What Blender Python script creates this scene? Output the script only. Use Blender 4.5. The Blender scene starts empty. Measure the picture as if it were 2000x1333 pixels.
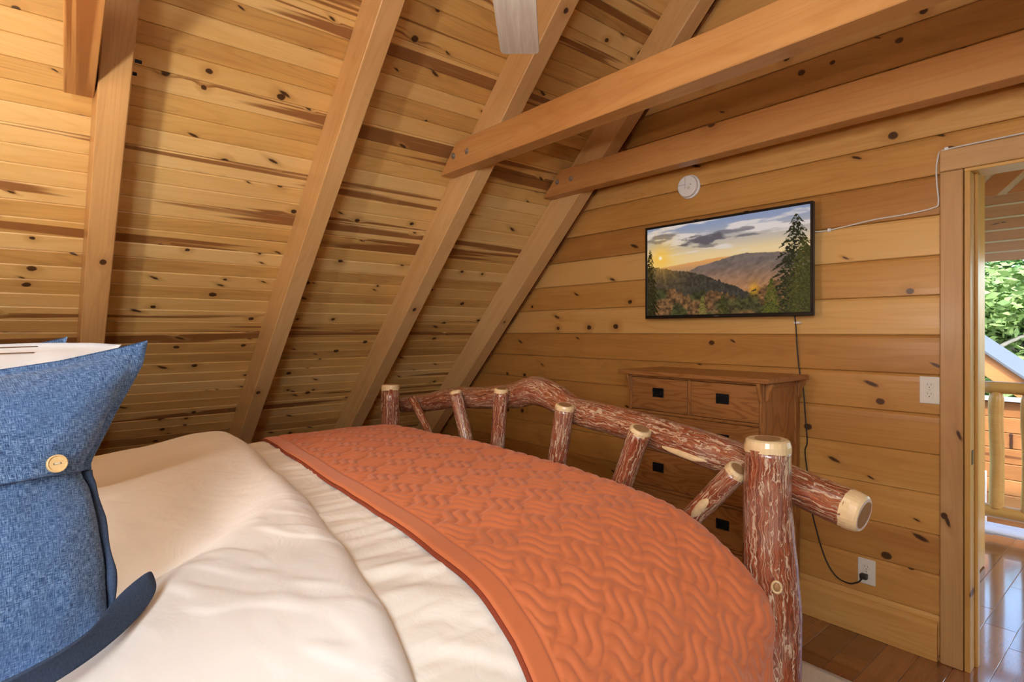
import bpy, bmesh, math, random
import numpy as np
from mathutils import Vector, Matrix, noise as mnoise
random.seed(7); np.random.seed(7)
sc = bpy.context.scene
COL = sc.collection

# ------------------------------------------------------------------ camera
F_PX, CX, HY, H = 1116.0, 1000.0, 647.0, 1.40
YAW = math.atan2(943.0, F_PX)
cam_d = bpy.data.cameras.new('camera'); cam = bpy.data.objects.new('camera', cam_d); COL.objects.link(cam)
cam_d.sensor_fit = 'HORIZONTAL'; cam_d.sensor_width = 36.0; cam_d.lens = 36.0 * F_PX / 2000.0
cam_d.shift_y = -(666.5 - HY) / 2000.0
cam_d.clip_start = 0.02; cam_d.clip_end = 300
fwd = Vector((-math.cos(YAW), math.sin(YAW), 0))
cam.location = (0, 0, H)
cam.rotation_euler = fwd.to_track_quat('-Z', 'Y').to_euler()
sc.camera = cam

# ------------------------------------------------------------------ world, sun, large lights, exposure
world = bpy.data.worlds.new('sky'); sc.world = world; world.use_nodes = True
wn = world.node_tree.nodes; wl = world.node_tree.links
sky = wn.new('ShaderNodeTexSky'); sky.sky_type = 'NISHITA'; sky.sun_disc = False
sky.sun_elevation = math.radians(48); sky.sun_rotation = math.radians(140); sky.air_density = 1.0; sky.dust_density = 2.0
wl.new(sky.outputs[0], wn['Background'].inputs[0]); wn['Background'].inputs[1].default_value = 1.0

def lamp(name, kind, loc, energy, color, size=None, size_y=None, target=None, radius=None):
    d = bpy.data.lights.new(name, kind); d.energy = energy; d.color = color
    o = bpy.data.objects.new(name, d); COL.objects.link(o); o.location = loc
    if kind == 'AREA':
        d.shape = 'RECTANGLE'; d.size = size; d.size_y = size_y
    if radius is not None: d.shadow_soft_size = radius
    if target is not None:
        o.rotation_euler = (Vector(target) - Vector(loc)).to_track_quat('-Z', 'Y').to_euler()
    return o
s = lamp('sun', 'SUN', (0, 0, 20), 8.0, (1.0, 0.95, 0.86), target=(-2.5, 4.5, 12)); s.data.angle = math.radians(1.0)
# lamp on the headboard wall behind the pillows
lamp('headboard_lamp', 'POINT', (-1.55, -0.74, 1.43), 92, (1.0, 0.95, 0.88), radius=0.09)
# daylight from the window in the headboard wall, right of the bed
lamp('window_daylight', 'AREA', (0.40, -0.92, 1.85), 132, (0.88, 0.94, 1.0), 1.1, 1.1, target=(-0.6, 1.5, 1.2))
# added fill light from the far side of the room
lamp('side_fill', 'AREA', (2.3, 1.0, 1.15), 7, (1.0, 0.98, 0.95), 2.2, 1.1, target=(-1.0, 1.0, 1.6))
# added fill light below the fan hub
lamp('overhead_fill', 'POINT', (-0.87, 0.715, 2.12), 6, (1.0, 0.94, 0.85), radius=0.10)
vs = sc.view_settings
sc.display_settings.display_device = 'sRGB'
vs.view_transform = 'Standard'; vs.look = 'None'; vs.gamma = 1.0; vs.use_curve_mapping = False
vs.exposure = -0.2
try:
    sc.cycles.max_bounces = 6; sc.cycles.diffuse_bounces = 4; sc.cycles.glossy_bounces = 3; sc.cycles.caustics_reflective = False; sc.cycles.caustics_refractive = False
    sc.cycles.use_adaptive_sampling = True; sc.cycles.adaptive_threshold = 0.08; sc.cycles.adaptive_min_samples = 12
    sc.cycles.use_denoising = True; sc.cycles.sample_clamp_indirect = 6.0
except Exception: pass

# ------------------------------------------------------------------ helpers
def mesh_obj(name, verts, faces, mat=None, parent=None, smooth=False, attr=None, matrix=None, cols=None):
    me = bpy.data.meshes.new(name)
    me.from_pydata([tuple(v) for v in verts], [], [tuple(f) for f in faces]); me.update()
    if attr is not None:
        a = me.attributes.new('lc', 'FLOAT_VECTOR', 'POINT')
        a.data.foreach_set('vector', np.asarray(attr, dtype=np.float32).ravel())
    if cols is not None:
        a = me.attributes.new('Col', 'FLOAT_COLOR', 'POINT')
        a.data.foreach_set('color', np.asarray(cols, dtype=np.float32).ravel())
    if smooth: me.polygons.foreach_set('use_smooth', [True] * len(me.polygons))
    return obj_of(name, me, mat, parent, matrix)

def obj_of(name, me, mat=None, parent=None, matrix=None):
    o = bpy.data.objects.new(name, me); COL.objects.link(o)
    if mat is not None and len(me.materials) == 0: me.materials.append(mat)
    if parent is not None:
        o.parent = parent; o.matrix_parent_inverse = world_of(parent).inverted()
    if matrix is not None: o.matrix_basis = matrix
    return o

def world_of(o):
    m = o.matrix_basis.copy()
    if o.parent: m = world_of(o.parent) @ o.matrix_parent_inverse @ m
    return m

def empty(name, loc):
    o = bpy.data.objects.new(name, None); COL.objects.link(o); o.location = loc; o.empty_display_size = 0.1
    o.matrix_basis = Matrix.Translation(loc)
    return o

def tag(o, label, cat=None, group=None, kind=None):
    o['label'] = label
    if cat: o['category'] = cat
    if group: o['group'] = group
    if kind: o['kind'] = kind
    return o

def bm_to(name, bm, mat, parent=None, smooth=False, matrix=None):
    me = bpy.data.meshes.new(name); bm.normal_update(); bm.to_mesh(me); bm.free()
    if smooth: me.polygons.foreach_set('use_smooth', [True] * len(me.polygons))
    return obj_of(name, me, mat, parent, matrix)

def box_bm(x0, x1, y0, y1, z0, z1, bev=0.0, seg=1):
    bm = bmesh.new()
    vs_ = [bm.verts.new((x, y, z)) for z in (z0, z1) for y in (y0, y1) for x in (x0, x1)]
    for f in ((0, 2, 3, 1), (4, 5, 7, 6), (0, 1, 5, 4), (2, 6, 7, 3), (0, 4, 6, 2), (1, 3, 7, 5)):
        bm.faces.new([vs_[i] for i in f])
    if bev > 0:
        bmesh.ops.bevel(bm, geom=list(bm.edges), offset=bev, segments=seg, affect='EDGES', profile=0.5)
    return bm

def box(name, x0, x1, y0, y1, z0, z1, mat, parent=None, bev=0.003, seg=1, matrix=None):
    return bm_to(name, box_bm(x0, x1, y0, y1, z0, z1, bev, seg), mat, parent, False, matrix)

def prism(name, poly, axis, lo, hi, mat, parent=None, bev=0.0, matrix=None, smooth=False):
    """poly: list of 2D points; axis 'y' -> points are (x,z); 'x' -> (y,z); 'z' -> (x,y)"""
    bm = bmesh.new()
    def P(p, t):
        return {'y': (p[0], t, p[1]), 'x': (t, p[0], p[1]), 'z': (p[0], p[1], t)}[axis]
    a = [bm.verts.new(P(p, lo)) for p in poly]; b = [bm.verts.new(P(p, hi)) for p in poly]
    n = len(poly)
    bm.faces.new(a); bm.faces.new(list(reversed(b)))
    for i in range(n): bm.faces.new([a[i], b[i], b[(i + 1) % n], a[(i + 1) % n]])
    bmesh.ops.recalc_face_normals(bm, faces=bm.faces)
    if bev > 0: bmesh.ops.bevel(bm, geom=list(bm.edges), offset=bev, segments=1, affect='EDGES', profile=0.5)
    return bm_to(name, bm, mat, parent, smooth, matrix)

def cyl_bm(r, h, seg=24, bev=0.0, r2=None):
    bm = bmesh.new()
    bmesh.ops.create_cone(bm, cap_ends=True, segments=seg, radius1=r, radius2=r if r2 is None else r2, depth=h)
    if bev > 0:
        es = [e for e in bm.edges if len(e.link_faces) == 2 and any(len(f.verts) > 4 for f in e.link_faces)]
        bmesh.ops.bevel(bm, geom=es, offset=bev, segments=2, affect='EDGES', profile=0.5)
    return bm

def axes(ox, oy, oz, loc):
    m = Matrix.Identity(4)
    for i, a in enumerate((ox, oy, oz)):
        a = Vector(a)
        for k in range(3): m[k][i] = a[k]
    for k in range(3): m[k][3] = loc[k]
    return m

def catmull(pts, n):
    P = [np.array(p, float) for p in pts]
    P = [2 * P[0] - P[1]] + P + [2 * P[-1] - P[-2]]
    out = []
    for i in range(1, len(P) - 2):
        for k in range(n):
            t = k / n
            out.append(0.5 * ((2 * P[i]) + (-P[i - 1] + P[i + 1]) * t + (2 * P[i - 1] - 5 * P[i] + 4 * P[i + 1] - P[i + 2]) * t * t
                              + (-P[i - 1] + 3 * P[i] - 3 * P[i + 1] + P[i + 2]) * t ** 3))
    out.append(P[-2]); return np.array(out)

def tube(name, pts, rad, mat, parent=None, seg=10, sub=6, caps=True, rough=0.0, seed=0, peel=None):
    """swept tube; rad a number or a list per control point; peel=(start,end) leaves room for cut ends. returns object, frames"""
    pr = [(p[0], p[1], p[2], rad if not hasattr(rad, '__len__') else rad[i]) for i, p in enumerate(pts)]
    C = catmull(pr, sub) if len(pr) > 2 else np.array([np.array(pr[0]) + (np.array(pr[1]) - np.array(pr[0])) * k / sub for k in range(sub + 1)])
    n = len(C); P = C[:, :3]; R = C[:, 3]
    T = np.gradient(P, axis=0); T /= np.linalg.norm(T, axis=1)[:, None]
    ref = np.array([0.0, 0, 1]) if abs(T[0][2]) < 0.8 else np.array([1.0, 0, 0])
    u = np.cross(T[0], ref); u /= np.linalg.norm(u)
    S = np.concatenate([[0], np.cumsum(np.linalg.norm(np.diff(P, axis=0), axis=1))])
    V, A, Fc = [], [], []
    fr = []
    for i in range(n):
        u = u - T[i] * np.dot(u, T[i]); u /= np.linalg.norm(u); w = np.cross(T[i], u)
        fr.append((P[i].copy(), u.copy(), w.copy(), T[i].copy(), R[i]))
        for j in range(seg):
            a = 2 * math.pi * j / seg
            r = R[i]
            if rough:
                r *= 1 + rough * mnoise.noise(Vector((math.cos(a) * 1.3 + seed * 7.1, math.sin(a) * 1.3, S[i] * 7 + seed))) \
                     + rough * 0.5 * mnoise.noise(Vector((math.cos(a) * 4 + seed * 3.1, math.sin(a) * 4, S[i] * 16)))
            V.append(P[i] + r * (math.cos(a) * u + math.sin(a) * w))
            A.append((math.cos(a) * R[i] + seed * 1.7, math.sin(a) * R[i], S[i]))
    for i in range(n - 1):
        for j in range(seg):
            k = (j + 1) % seg
            Fc.append((i * seg + j, i * seg + k, (i + 1) * seg + k, (i + 1) * seg + j))
    if caps:
        Fc.append(tuple(reversed(range(seg)))); Fc.append(tuple(range((n - 1) * seg, n * seg)))
    o = mesh_obj(name, V, Fc, mat, parent, True, A)
    return o, fr

# ------------------------------------------------------------------ materials
class NT:
    def __init__(self, name):
        self.m = bpy.data.materials.new(name); self.m.use_nodes = True
        self.t = self.m.node_tree; self.b = self.t.nodes['Principled BSDF']
    def n(self, typ, **kw):
        nd = self.t.nodes.new('ShaderNode' + typ)
        for k, v in kw.items(): setattr(nd, k, v)
        return nd
    def put(self, sock, v):
        if isinstance(v, (int, float)): sock.default_value = v
        elif isinstance(v, (tuple, list)):
            sock.default_value = tuple(v) if len(sock.default_value) == len(v) else tuple(v) + (1.0,)
        else: self.t.links.new(v, sock)
    def math(self, op, a, b=0.0, c=None, clamp=False):
        nd = self.n('Math', operation=op, use_clamp=clamp)
        self.put(nd.inputs[0], a); self.put(nd.inputs[1], b)
        if c is not None: self.put(nd.inputs[2], c)
        return nd.outputs[0]
    def vmath(self, op, a, b):
        nd = self.n('VectorMath', operation=op); self.put(nd.inputs[0], a); self.put(nd.inputs[1], b); return nd.outputs[0]
    def mix(self, f, a, b, mode='MIX'):
        nd = self.n('Mix', data_type='RGBA', blend_type=mode); self.put(nd.inputs[0], f); self.put(nd.inputs[6], a); self.put(nd.inputs[7], b); return nd.outputs[2]
    def noise(self, vec, scale, detail=2.0, rough=0.5, dist=0.0):
        nd = self.n('TexNoise'); self.put(nd.inputs['Vector'], vec); nd.inputs['Scale'].default_value = scale
        nd.inputs['Detail'].default_value = detail; nd.inputs['Roughness'].default_value = rough; nd.inputs['Distortion'].default_value = dist
        return nd.outputs[0]
    def ss(self, x, lo, hi):
        nd = self.n('MapRange', interpolation_type='SMOOTHSTEP'); self.put(nd.inputs[0], x)
        self.put(nd.inputs[1], lo); self.put(nd.inputs[2], hi); return nd.outputs[0]
    def ramp(self, f, stops):
        nd = self.n('ValToRGB'); e = nd.color_ramp.elements
        while len(e) < len(stops): e.new(0.5)
        for el, (p, c) in zip(e, stops): el.position = p; el.color = tuple(c) + (1.0,)
        self.put(nd.inputs[0], f); return nd.outputs[0]
    def bump(self, h, strength, dist=0.01):
        nd = self.n('Bump'); nd.inputs['Strength'].default_value = strength; nd.inputs['Distance'].default_value = dist
        self.put(nd.inputs['Height'], h); self.put(self.b.inputs['Normal'], nd.outputs[0])
    def fin(self, col, rough, spec=0.5, coat=0.0, metal=0.0):
        self.put(self.b.inputs['Base Color'], col); self.put(self.b.inputs['Roughness'], rough)
        self.b.inputs['Specular IOR Level'].default_value = spec
        self.b.inputs['Coat Weight'].default_value = coat; self.b.inputs['Coat Roughness'].default_value = 0.2
        self.b.inputs['Metallic'].default_value = metal
        return self.m

def pine(name, light, mid, dark, knot=1.0, knot_scale=5.0, streak=0.5, rough=0.42, grain=1.0, var=1.0, coat=0.15, spike=True):
    N = NT(name)
    tc = N.n('TexCoord').outputs['Object']; oi = N.n('ObjectInfo').outputs['Random']
    cmb = N.n('CombineXYZ'); N.put(cmb.inputs[0], N.math('MULTIPLY', oi, 37.3)); N.put(cmb.inputs[1], N.math('MULTIPLY', oi, 91.7)); N.put(cmb.inputs[2], N.math('MULTIPLY', oi, 13.1))
    p = N.vmath('ADD', tc, cmb.outputs[0])
    # knots: round ones and long spike knots
    warp = N.n('TexNoise'); N.put(warp.inputs['Vector'], p); warp.inputs['Scale'].default_value = 22
    wv = N.vmath('MULTIPLY', N.vmath('SUBTRACT', warp.outputs['Color'], (0.5, 0.5, 0.5)), (0.012, 0.012, 0.0))
    pk = N.vmath('ADD', p, wv)
    def knots(sx, sy, rmin, rmax, keep):
        q = N.vmath('MULTIPLY', pk, (sx, sy, 0.0))
        if sx != knot_scale:      # spike knots lie aslant
            sp_ = N.n('SeparateXYZ'); N.put(sp_.inputs[0], q); cb_ = N.n('CombineXYZ')
            N.put(cb_.inputs[0], sp_.outputs[0]); N.put(cb_.inputs[1], N.math('MULTIPLY_ADD', sp_.outputs[0], 1.1, sp_.outputs[1])); q = cb_.outputs[0]
        v = N.n('TexVoronoi', feature='F1', voronoi_dimensions='2D'); N.put(v.inputs['Vector'], q); v.inputs['Scale'].default_value = 1.0
        sep = N.n('SeparateColor'); N.put(sep.inputs[0], v.outputs['Color'])
        r = N.math('MULTIPLY_ADD', sep.outputs[0], rmax - rmin, rmin)
        ok = N.math('LESS_THAN', sep.outputs[1], keep)
        d = N.math('DIVIDE', v.outputs['Distance'], r)          # 1 at the knot's rim
        return d, ok
    d1, ok1 = knots(knot_scale, knot_scale * 1.25, 0.050, 0.105, 0.25 * knot)
    m1 = N.math('MULTIPLY', N.math('SUBTRACT', 1.0, N.ss(d1, 0.75, 1.15)), ok1)
    h1 = N.math('MULTIPLY', N.math('SUBTRACT', 1.0, N.ss(d1, 0.9, 4.0)), ok1)
    kn, halo = m1, h1
    if spike:
        d2, ok2 = knots(knot_scale * 0.55, knot_scale * 1.7, 0.035, 0.085, 0.30 * knot)
        m2 = N.math('MULTIPLY', N.math('SUBTRACT', 1.0, N.ss(d2, 0.55, 1.25)), ok2)
        h2 = N.math('MULTIPLY', N.math('SUBTRACT', 1.0, N.ss(d2, 0.9, 3.2)), ok2)
        kn = N.math('MAXIMUM', kn, m2); halo = N.math('MAXIMUM', halo, h2)
    # grain bent round the knots
    bend = N.vmath('MULTIPLY', N.vmath('ADD', (0, 0, 0), halo), (0.0, 0.012, 0.0))
    pg = N.vmath('ADD', p, bend)
    g_big = N.noise(N.vmath('MULTIPLY', pg, (0.9, 16, 16)), 1.0, 3, 0.55, 0.4)
    g_fine = N.noise(N.vmath('MULTIPLY', pg, (5, 240, 240)), 1.0, 2, 0.6)
    ringv = N.noise(N.vmath('MULTIPLY', pg, (0.55, 7, 7)), 1.0, 1.5, 0.4)
    ring = N.math('SINE', N.math('MULTIPLY', ringv, 120.0))
    ringm = N.ss(ring, 0.2, 1.0)
    broad = N.noise(N.vmath('MULTIPLY', p, (1.4, 3.0, 3.0)), 1.0, 2, 0.5)
    t = N.math('ADD', N.math('MULTIPLY', N.math('SUBTRACT', oi, 0.5), 0.75 * var), N.math('MULTIPLY_ADD', N.math('SUBTRACT', g_big, 0.5), 0.75 * grain, 0.42))
    t = N.math('ADD', t, N.math('MULTIPLY', N.math('SUBTRACT', g_fine, 0.5), 0.30 * grain))
    t = N.math('ADD', t, N.math('MULTIPLY', ringm, 0.12 * grain))
    t = N.math('ADD', t, N.math('MULTIPLY', N.math('SUBTRACT', broad, 0.5), 0.5), clamp=True)
    col = N.ramp(t, [(0.0, light), (0.5, mid), (1.0, [a * 0.45 + b * 0.55 for a, b in zip(mid, dark)])])
    # brown heartwood streaks on some boards
    sn = N.noise(N.vmath('MULTIPLY', pg, (0.45, 15, 15)), 1.0, 2.5, 0.5, 0.6)
    pick = N.noise(N.vmath('MULTIPLY', p, (0.25, 0.0, 0.0)), 1.0, 1, 0.5)
    sel = N.math('FRACT', N.math('MULTIPLY', oi, 17.31))
    st = N.math('MULTIPLY', N.ss(sn, 0.545, 0.60), N.ss(sel, 0.98 - 0.8 * streak, 1.0 - 0.65 * streak))
    col = N.mix(N.math('MULTIPLY', st, 0.85), col, dark)
    col = N.mix(N.math('MULTIPLY', halo, 0.55), col, [a * 0.55 + b * 0.45 for a, b in zip(mid, dark)])
    col = N.mix(N.math('MULTIPLY', kn, 0.93), col, (0.045, 0.016, 0.008))
    N.bump(N.math('ADD', N.math('MULTIPLY', g_fine, 0.5), N.math('MULTIPLY', kn, -0.4)), 0.12, 0.002)
    return N.fin(col, rough, 0.4, coat)

M_CEIL = pine('knotty_pine_ceiling', (0.84, 0.595, 0.255), (0.73, 0.455, 0.148), (0.245, 0.085, 0.024), 1.0, 5.2, 0.62, 0.40, 0.85)
M_WALL = pine('knotty_pine_wall', (0.74, 0.445, 0.15), (0.58, 0.295, 0.076), (0.27, 0.09, 0.020), 0.85, 4.6, 0.12, 0.36, 0.75, 1.25)
M_RAFT = pine('honey_fir_rafter', (0.78, 0.53, 0.255), (0.66, 0.405, 0.165), (0.34, 0.14, 0.045), 0.55, 5.0, 0.2, 0.36, 1.0, 0.4, spike=False)
M_TIE = pine('amber_fir_beam', (0.69, 0.40, 0.155), (0.56, 0.28, 0.092), (0.28, 0.095, 0.025), 0.5, 4.5, 0.15, 0.36, 0.9, 0.4, spike=False)
M_TRIM = pine('stained_pine_trim', (0.66, 0.42, 0.19), (0.53, 0.30, 0.115), (0.24, 0.09, 0.03), 0.9, 4.2, 0.06, 0.36, 0.7, 0.6)
M_LOGY = pine('peeled_yellow_log', (0.70, 0.43, 0.13), (0.57, 0.305, 0.078), (0.28, 0.12, 0.03), 0.5, 5.0, 0.2, 0.36, 0.7, 0.5, spike=False)
M_CEDAR = pine('red_cedar_board', (0.56, 0.27, 0.10), (0.44, 0.185, 0.06), (0.17, 0.06, 0.02), 0.8, 5.0, 0.35, 0.5, 0.8, 0.8)

def floor_mat():
    N = NT('cherry_floor_plank')
    tc = N.n('TexCoord').outputs['Object']; oi = N.n('ObjectInfo').outputs['Random']
    cmb = N.n('CombineXYZ'); N.put(cmb.inputs[0], N.math('MULTIPLY', oi, 51.3)); N.put(cmb.inputs[1], N.math('MULTIPLY', oi, 31.7))
    p = N.vmath('ADD', tc, cmb.outputs[0])
    g = N.noise(N.vmath('MULTIPLY', p, (40, 2.0, 1)), 1.0, 3, 0.6, 0.5)
    f = N.noise(N.vmath('MULTIPLY', p, (220, 9, 1)), 1.0, 2, 0.5)
    t = N.math('ADD', N.math('MULTIPLY_ADD', g, 0.6, 0.0), N.math('MULTIPLY', oi, 0.55))
    t = N.math('ADD', t, N.math('MULTIPLY', N.math('SUBTRACT', f, 0.5), 0.3), clamp=True)
    col = N.ramp(t, [(0.1, (0.085, 0.022, 0.008)), (0.5, (0.20, 0.060, 0.018)), (0.95, (0.34, 0.125, 0.040))])
    N.bump(f, 0.05, 0.001)
    N.b.inputs['Coat Roughness'].default_value = 0.08
    m_ = N.fin(col, 0.16, 0.7, 1.0); N.b.inputs['Coat Roughness'].default_value = 0.08; N.b.inputs['Coat IOR'].default_value = 1.7
    return m_
M_FLOOR = floor_mat()

def bark_mat():
    N = NT('lacquered_cedar_bark')
    a = N.n('Attribute', attribute_name='lc').outputs['Vector']
    w = N.n('TexNoise'); N.put(w.inputs['Vector'], N.vmath('MULTIPLY', a, (26, 26, 30))); w.inputs['Scale'].default_value = 1; w.inputs['Detail'].default_value = 3
    aw = N.vmath('ADD', a, N.vmath('MULTIPLY', N.vmath('SUBTRACT', w.outputs['Color'], (0.5, 0.5, 0.5)), (0.020, 0.020, 0.0)))
    n1 = N.noise(N.vmath('MULTIPLY', aw, (105, 105, 5.0)), 1.0, 1.5, 0.5)
    n2 = N.noise(N.vmath('MULTIPLY', aw, (190, 190, 18)), 1.0, 3, 0.6)
    n3 = N.noise(N.vmath('MULTIPLY', a, (10, 10, 6)), 1.0, 2, 0.5)
    n4 = N.noise(N.vmath('MULTIPLY', aw, (120, 120, 9)), 1.0, 2, 0.5)
    crack = N.math('SUBTRACT', 1.0, N.ss(N.math('ABSOLUTE', N.math('SUBTRACT', n1, 0.5)), 0.010, 0.052))
    crack2 = N.math('SUBTRACT', 1.0, N.ss(N.math('ABSOLUTE', N.math('SUBTRACT', n4, 0.5)), 0.006, 0.030))
    darkc = N.ss(n1, 0.60, 0.70)
    col = N.ramp(n2, [(0.25, (0.10, 0.024, 0.010)), (0.5, (0.27, 0.062, 0.024)), (0.75, (0.40, 0.115, 0.045))])
    col = N.mix(N.math('MULTIPLY', darkc, 0.6), col, (0.085, 0.024, 0.012))
    col = N.mix(N.math('MULTIPLY', N.ss(n3, 0.52, 0.72), 0.40), col, (0.34, 0.22, 0.18))
    col = N.mix(N.math('MULTIPLY', crack2, 0.38), col, (0.46, 0.27, 0.15))
    col = N.mix(N.math('MULTIPLY', crack, 0.75), col, (0.70, 0.55, 0.37))
    h = N.math('ADD', N.math('MULTIPLY', crack, -0.5), N.math('ADD', N.math('MULTIPLY', n2, 0.6), N.math('MULTIPLY', n1, 0.8)))
    N.bump(h, 0.7, 0.006)
    return N.fin(col, 0.28, 0.5, 0.8)
M_BARK = bark_mat()

def simple(name, col, rough=0.5, spec=0.5, coat=0.0, metal=0.0, nscale=None, namt=0.15, bump=0.0):
    N = NT(name); c = col
    if nscale:
        tc = N.n('TexCoord').outputs['Object']
        f = N.noise(tc, nscale, 3, 0.55)
        c = N.mix(f, [x * (1 - namt) for x in col], [min(1, x * (1 + namt)) for x in col])
        if bump: N.bump(f, bump, 0.003)
    return N.fin(c, rough, spec, coat, metal)
M_SAP = simple('cream_sapwood', (0.72, 0.55, 0.30), 0.35, 0.5, 0.4, nscale=60, namt=0.18)
M_HEART = simple('heartwood_end_grain', (0.34, 0.19, 0.08), 0.6, 0.25, 0.0, nscale=90, namt=0.25)
M_PEEL = simple('peeled_bark_patch', (0.62, 0.45, 0.24), 0.35, 0.5, 0.4, nscale=70, namt=0.2)
M_WHITE = simple('white_plastic', (0.88, 0.88, 0.87), 0.35, nscale=30, namt=0.02)
M_IVORY = simple('ivory_plate', (0.74, 0.70, 0.60), 0.35, nscale=30, namt=0.02)
M_GREYP = simple('grey_slot', (0.16, 0.15, 0.14), 0.5, nscale=30, namt=0.05)
M_BLACK = simple('black_plastic', (0.008, 0.008, 0.009), 0.28, nscale=40, namt=0.1)
M_IRON = simple('black_iron', (0.016, 0.017, 0.020), 0.35, 0.5, 0.0, 0.6, nscale=150, namt=0.3, bump=0.2)
M_ZINC = simple('galvanised_bolt', (0.55, 0.56, 0.56), 0.35, 0.5, 0.0, 0.9, nscale=120, namt=0.2)
M_CABLE_W = simple('white_cable', (0.72, 0.69, 0.62), 0.4, nscale=30, namt=0.03)
M_CABLE_B = simple('black_cable', (0.02, 0.017, 0.015), 0.4, nscale=30, namt=0.1)
M_BRONZE = simple('dark_strike_plate', (0.06, 0.05, 0.04), 0.4, 0.5, 0, 0.8, nscale=60, namt=0.2)
M_RUG = simple('cream_rug_pile', (0.66, 0.56, 0.40), 0.95, 0.1, nscale=160, namt=0.22, bump=0.5)
M_CONC = simple('gable_slab', (0.30, 0.17, 0.06), 0.7, nscale=8)
M_STONE = simple('pale_deck_edge', (0.72, 0.72, 0.74), 0.5, nscale=30, namt=0.1)
M_ROOFM = simple('grey_metal_flashing', (0.13, 0.145, 0.17), 0.5, 0.4, 0, 0.2, nscale=30, namt=0.1)
M_LITSTRIP = simple('painted_light_strip', (0.80, 0.74, 0.58), 0.5, nscale=20, namt=0.05)  # pale colour stands in for light between boards and slats
M_BUTTON = simple('pale_wood_button', (0.74, 0.52, 0.24), 0.35, 0.5, 0.2, nscale=90, namt=0.12)
M_THREAD = simple('brown_thread', (0.20, 0.11, 0.05), 0.8, nscale=200)

def oak():
    N = NT('fumed_oak_veneer')
    tc = N.n('TexCoord').outputs['Object']; oi = N.n('ObjectInfo').outputs['Random']
    cmb = N.n('CombineXYZ'); N.put(cmb.inputs[0], N.math('MULTIPLY', oi, 21.3)); N.put(cmb.inputs[2], N.math('MULTIPLY', oi, 11.7))
    p = N.vmath('ADD', tc, cmb.outputs[0])
    rv = N.noise(N.vmath('MULTIPLY', p, (1.5, 4, 9)), 1.0, 2, 0.5)
    ring = N.math('SINE', N.math('MULTIPLY', rv, 95.0))
    fine = N.noise(N.vmath('MULTIPLY', p, (14, 60, 420)), 1.0, 2, 0.6)
    t = N.math('ADD', N.math('MULTIPLY', N.ss(ring, -0.2, 1.0), 0.28), N.math('MULTIPLY', fine, 0.55), clamp=True)
    col = N.ramp(t, [(0.1, (0.42, 0.185, 0.055)), (0.5, (0.30, 0.118, 0.032)), (0.95, (0.16, 0.055, 0.016))])
    N.bump(fine, 0.1, 0.001)
    return N.fin(col, 0.34, 0.45, 0.25)
M_OAK = oak()

def oak_up():
    m = M_OAK.copy(); m.name = 'fumed_oak_upright'
    for nd in m.node_tree.nodes:
        if nd.type == 'VECT_MATH' and nd.operation == 'MULTIPLY':
            v = nd.inputs[1].default_value; a, b, c = v[0], v[1], v[2]; nd.inputs[1].default_value = (c, b, a)
    return m
M_OAKV = oak_up()

def quilt_mat():
    N = NT('rust_orange_cotton')
    tc = N.n('TexCoord').outputs['Object']
    w = N.noise(tc, 900, 1, 0.5); b = N.noise(tc, 5, 2, 0.5)
    col = N.mix(w, (0.50, 0.132, 0.044), (0.64, 0.20, 0.075))
    col = N.mix(N.math('MULTIPLY', b, 0.35), col, (0.56, 0.15, 0.055))
    N.bump(w, 0.12, 0.001)
    N.b.inputs['Sheen Weight'].default_value = 0.25; N.b.inputs['Sheen Roughness'].default_value = 0.5
    N.b.inputs['Sheen Tint'].default_value = (1.0, 0.75, 0.62, 1)
    return N.fin(col, 0.75, 0.25)
M_QUILT = quilt_mat()
M_BIND = simple('dark_rust_binding', (0.25, 0.050, 0.022), 0.8, 0.2, nscale=300, namt=0.2)

def linen(name, col, wr=0.25, sc_=14):
    N = NT(name)
    tc = N.n('TexCoord').outputs['Object']
    w = N.noise(tc, 1200, 1, 0.5)
    f1 = N.noise(tc, sc_, 3, 0.55, 1.2)
    c = N.mix(w, [x * 0.95 for x in col], [min(1, x * 1.04) for x in col])
    h = N.math('ADD', N.math('MULTIPLY', f1, 1.0), N.math('MULTIPLY', w, 0.03))
    N.bump(h, wr, 0.02)
    N.b.inputs['Sheen Weight'].default_value = 0.15
    return N.fin(c, 0.7, 0.25)
M_SHEET = linen('ivory_sheet_cotton', (0.82, 0.785, 0.70), 0.16)
M_DUVET = linen('ivory_duvet_cotton', (0.83, 0.815, 0.775), 0.14, 9)
M_PWHITE = linen('white_pillow_cotton', (0.80, 0.79, 0.77), 0.12)

def denim():
    N = NT('heather_blue_linen')
    a = N.n('Attribute', attribute_name='lc').outputs['Vector']
    u1 = N.noise(N.vmath('MULTIPLY', a, (1200, 90, 1)), 1.0, 2, 0.6)
    u2 = N.noise(N.vmath('MULTIPLY', a, (110, 1200, 1)), 1.0, 2, 0.6)
    b = N.noise(N.vmath('MULTIPLY', a, (6, 6, 1)), 1.0, 2, 0.5)
    t = N.math('ADD', N.math('MULTIPLY', u1, 0.5), N.math('MULTIPLY', u2, 0.5))
    col = N.ramp(t, [(0.40, (0.020, 0.044, 0.110)), (0.5, (0.070, 0.160, 0.355)), (0.60, (0.27, 0.42, 0.66))])
    col = N.mix(N.math('MULTIPLY', N.ss(b, 0.4, 0.7), 0.35), col, (0.085, 0.18, 0.40))
    N.bump(t, 0.35, 0.002)
    N.b.inputs['Sheen Weight'].default_value = 0.15
    return N.fin(col, 0.85, 0.2)
M_DENIM = denim()
M_DENIMD = simple('navy_pillow_flange', (0.058, 0.088, 0.155), 0.95, 0.1, nscale=420, namt=0.6, bump=0.3)

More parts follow.
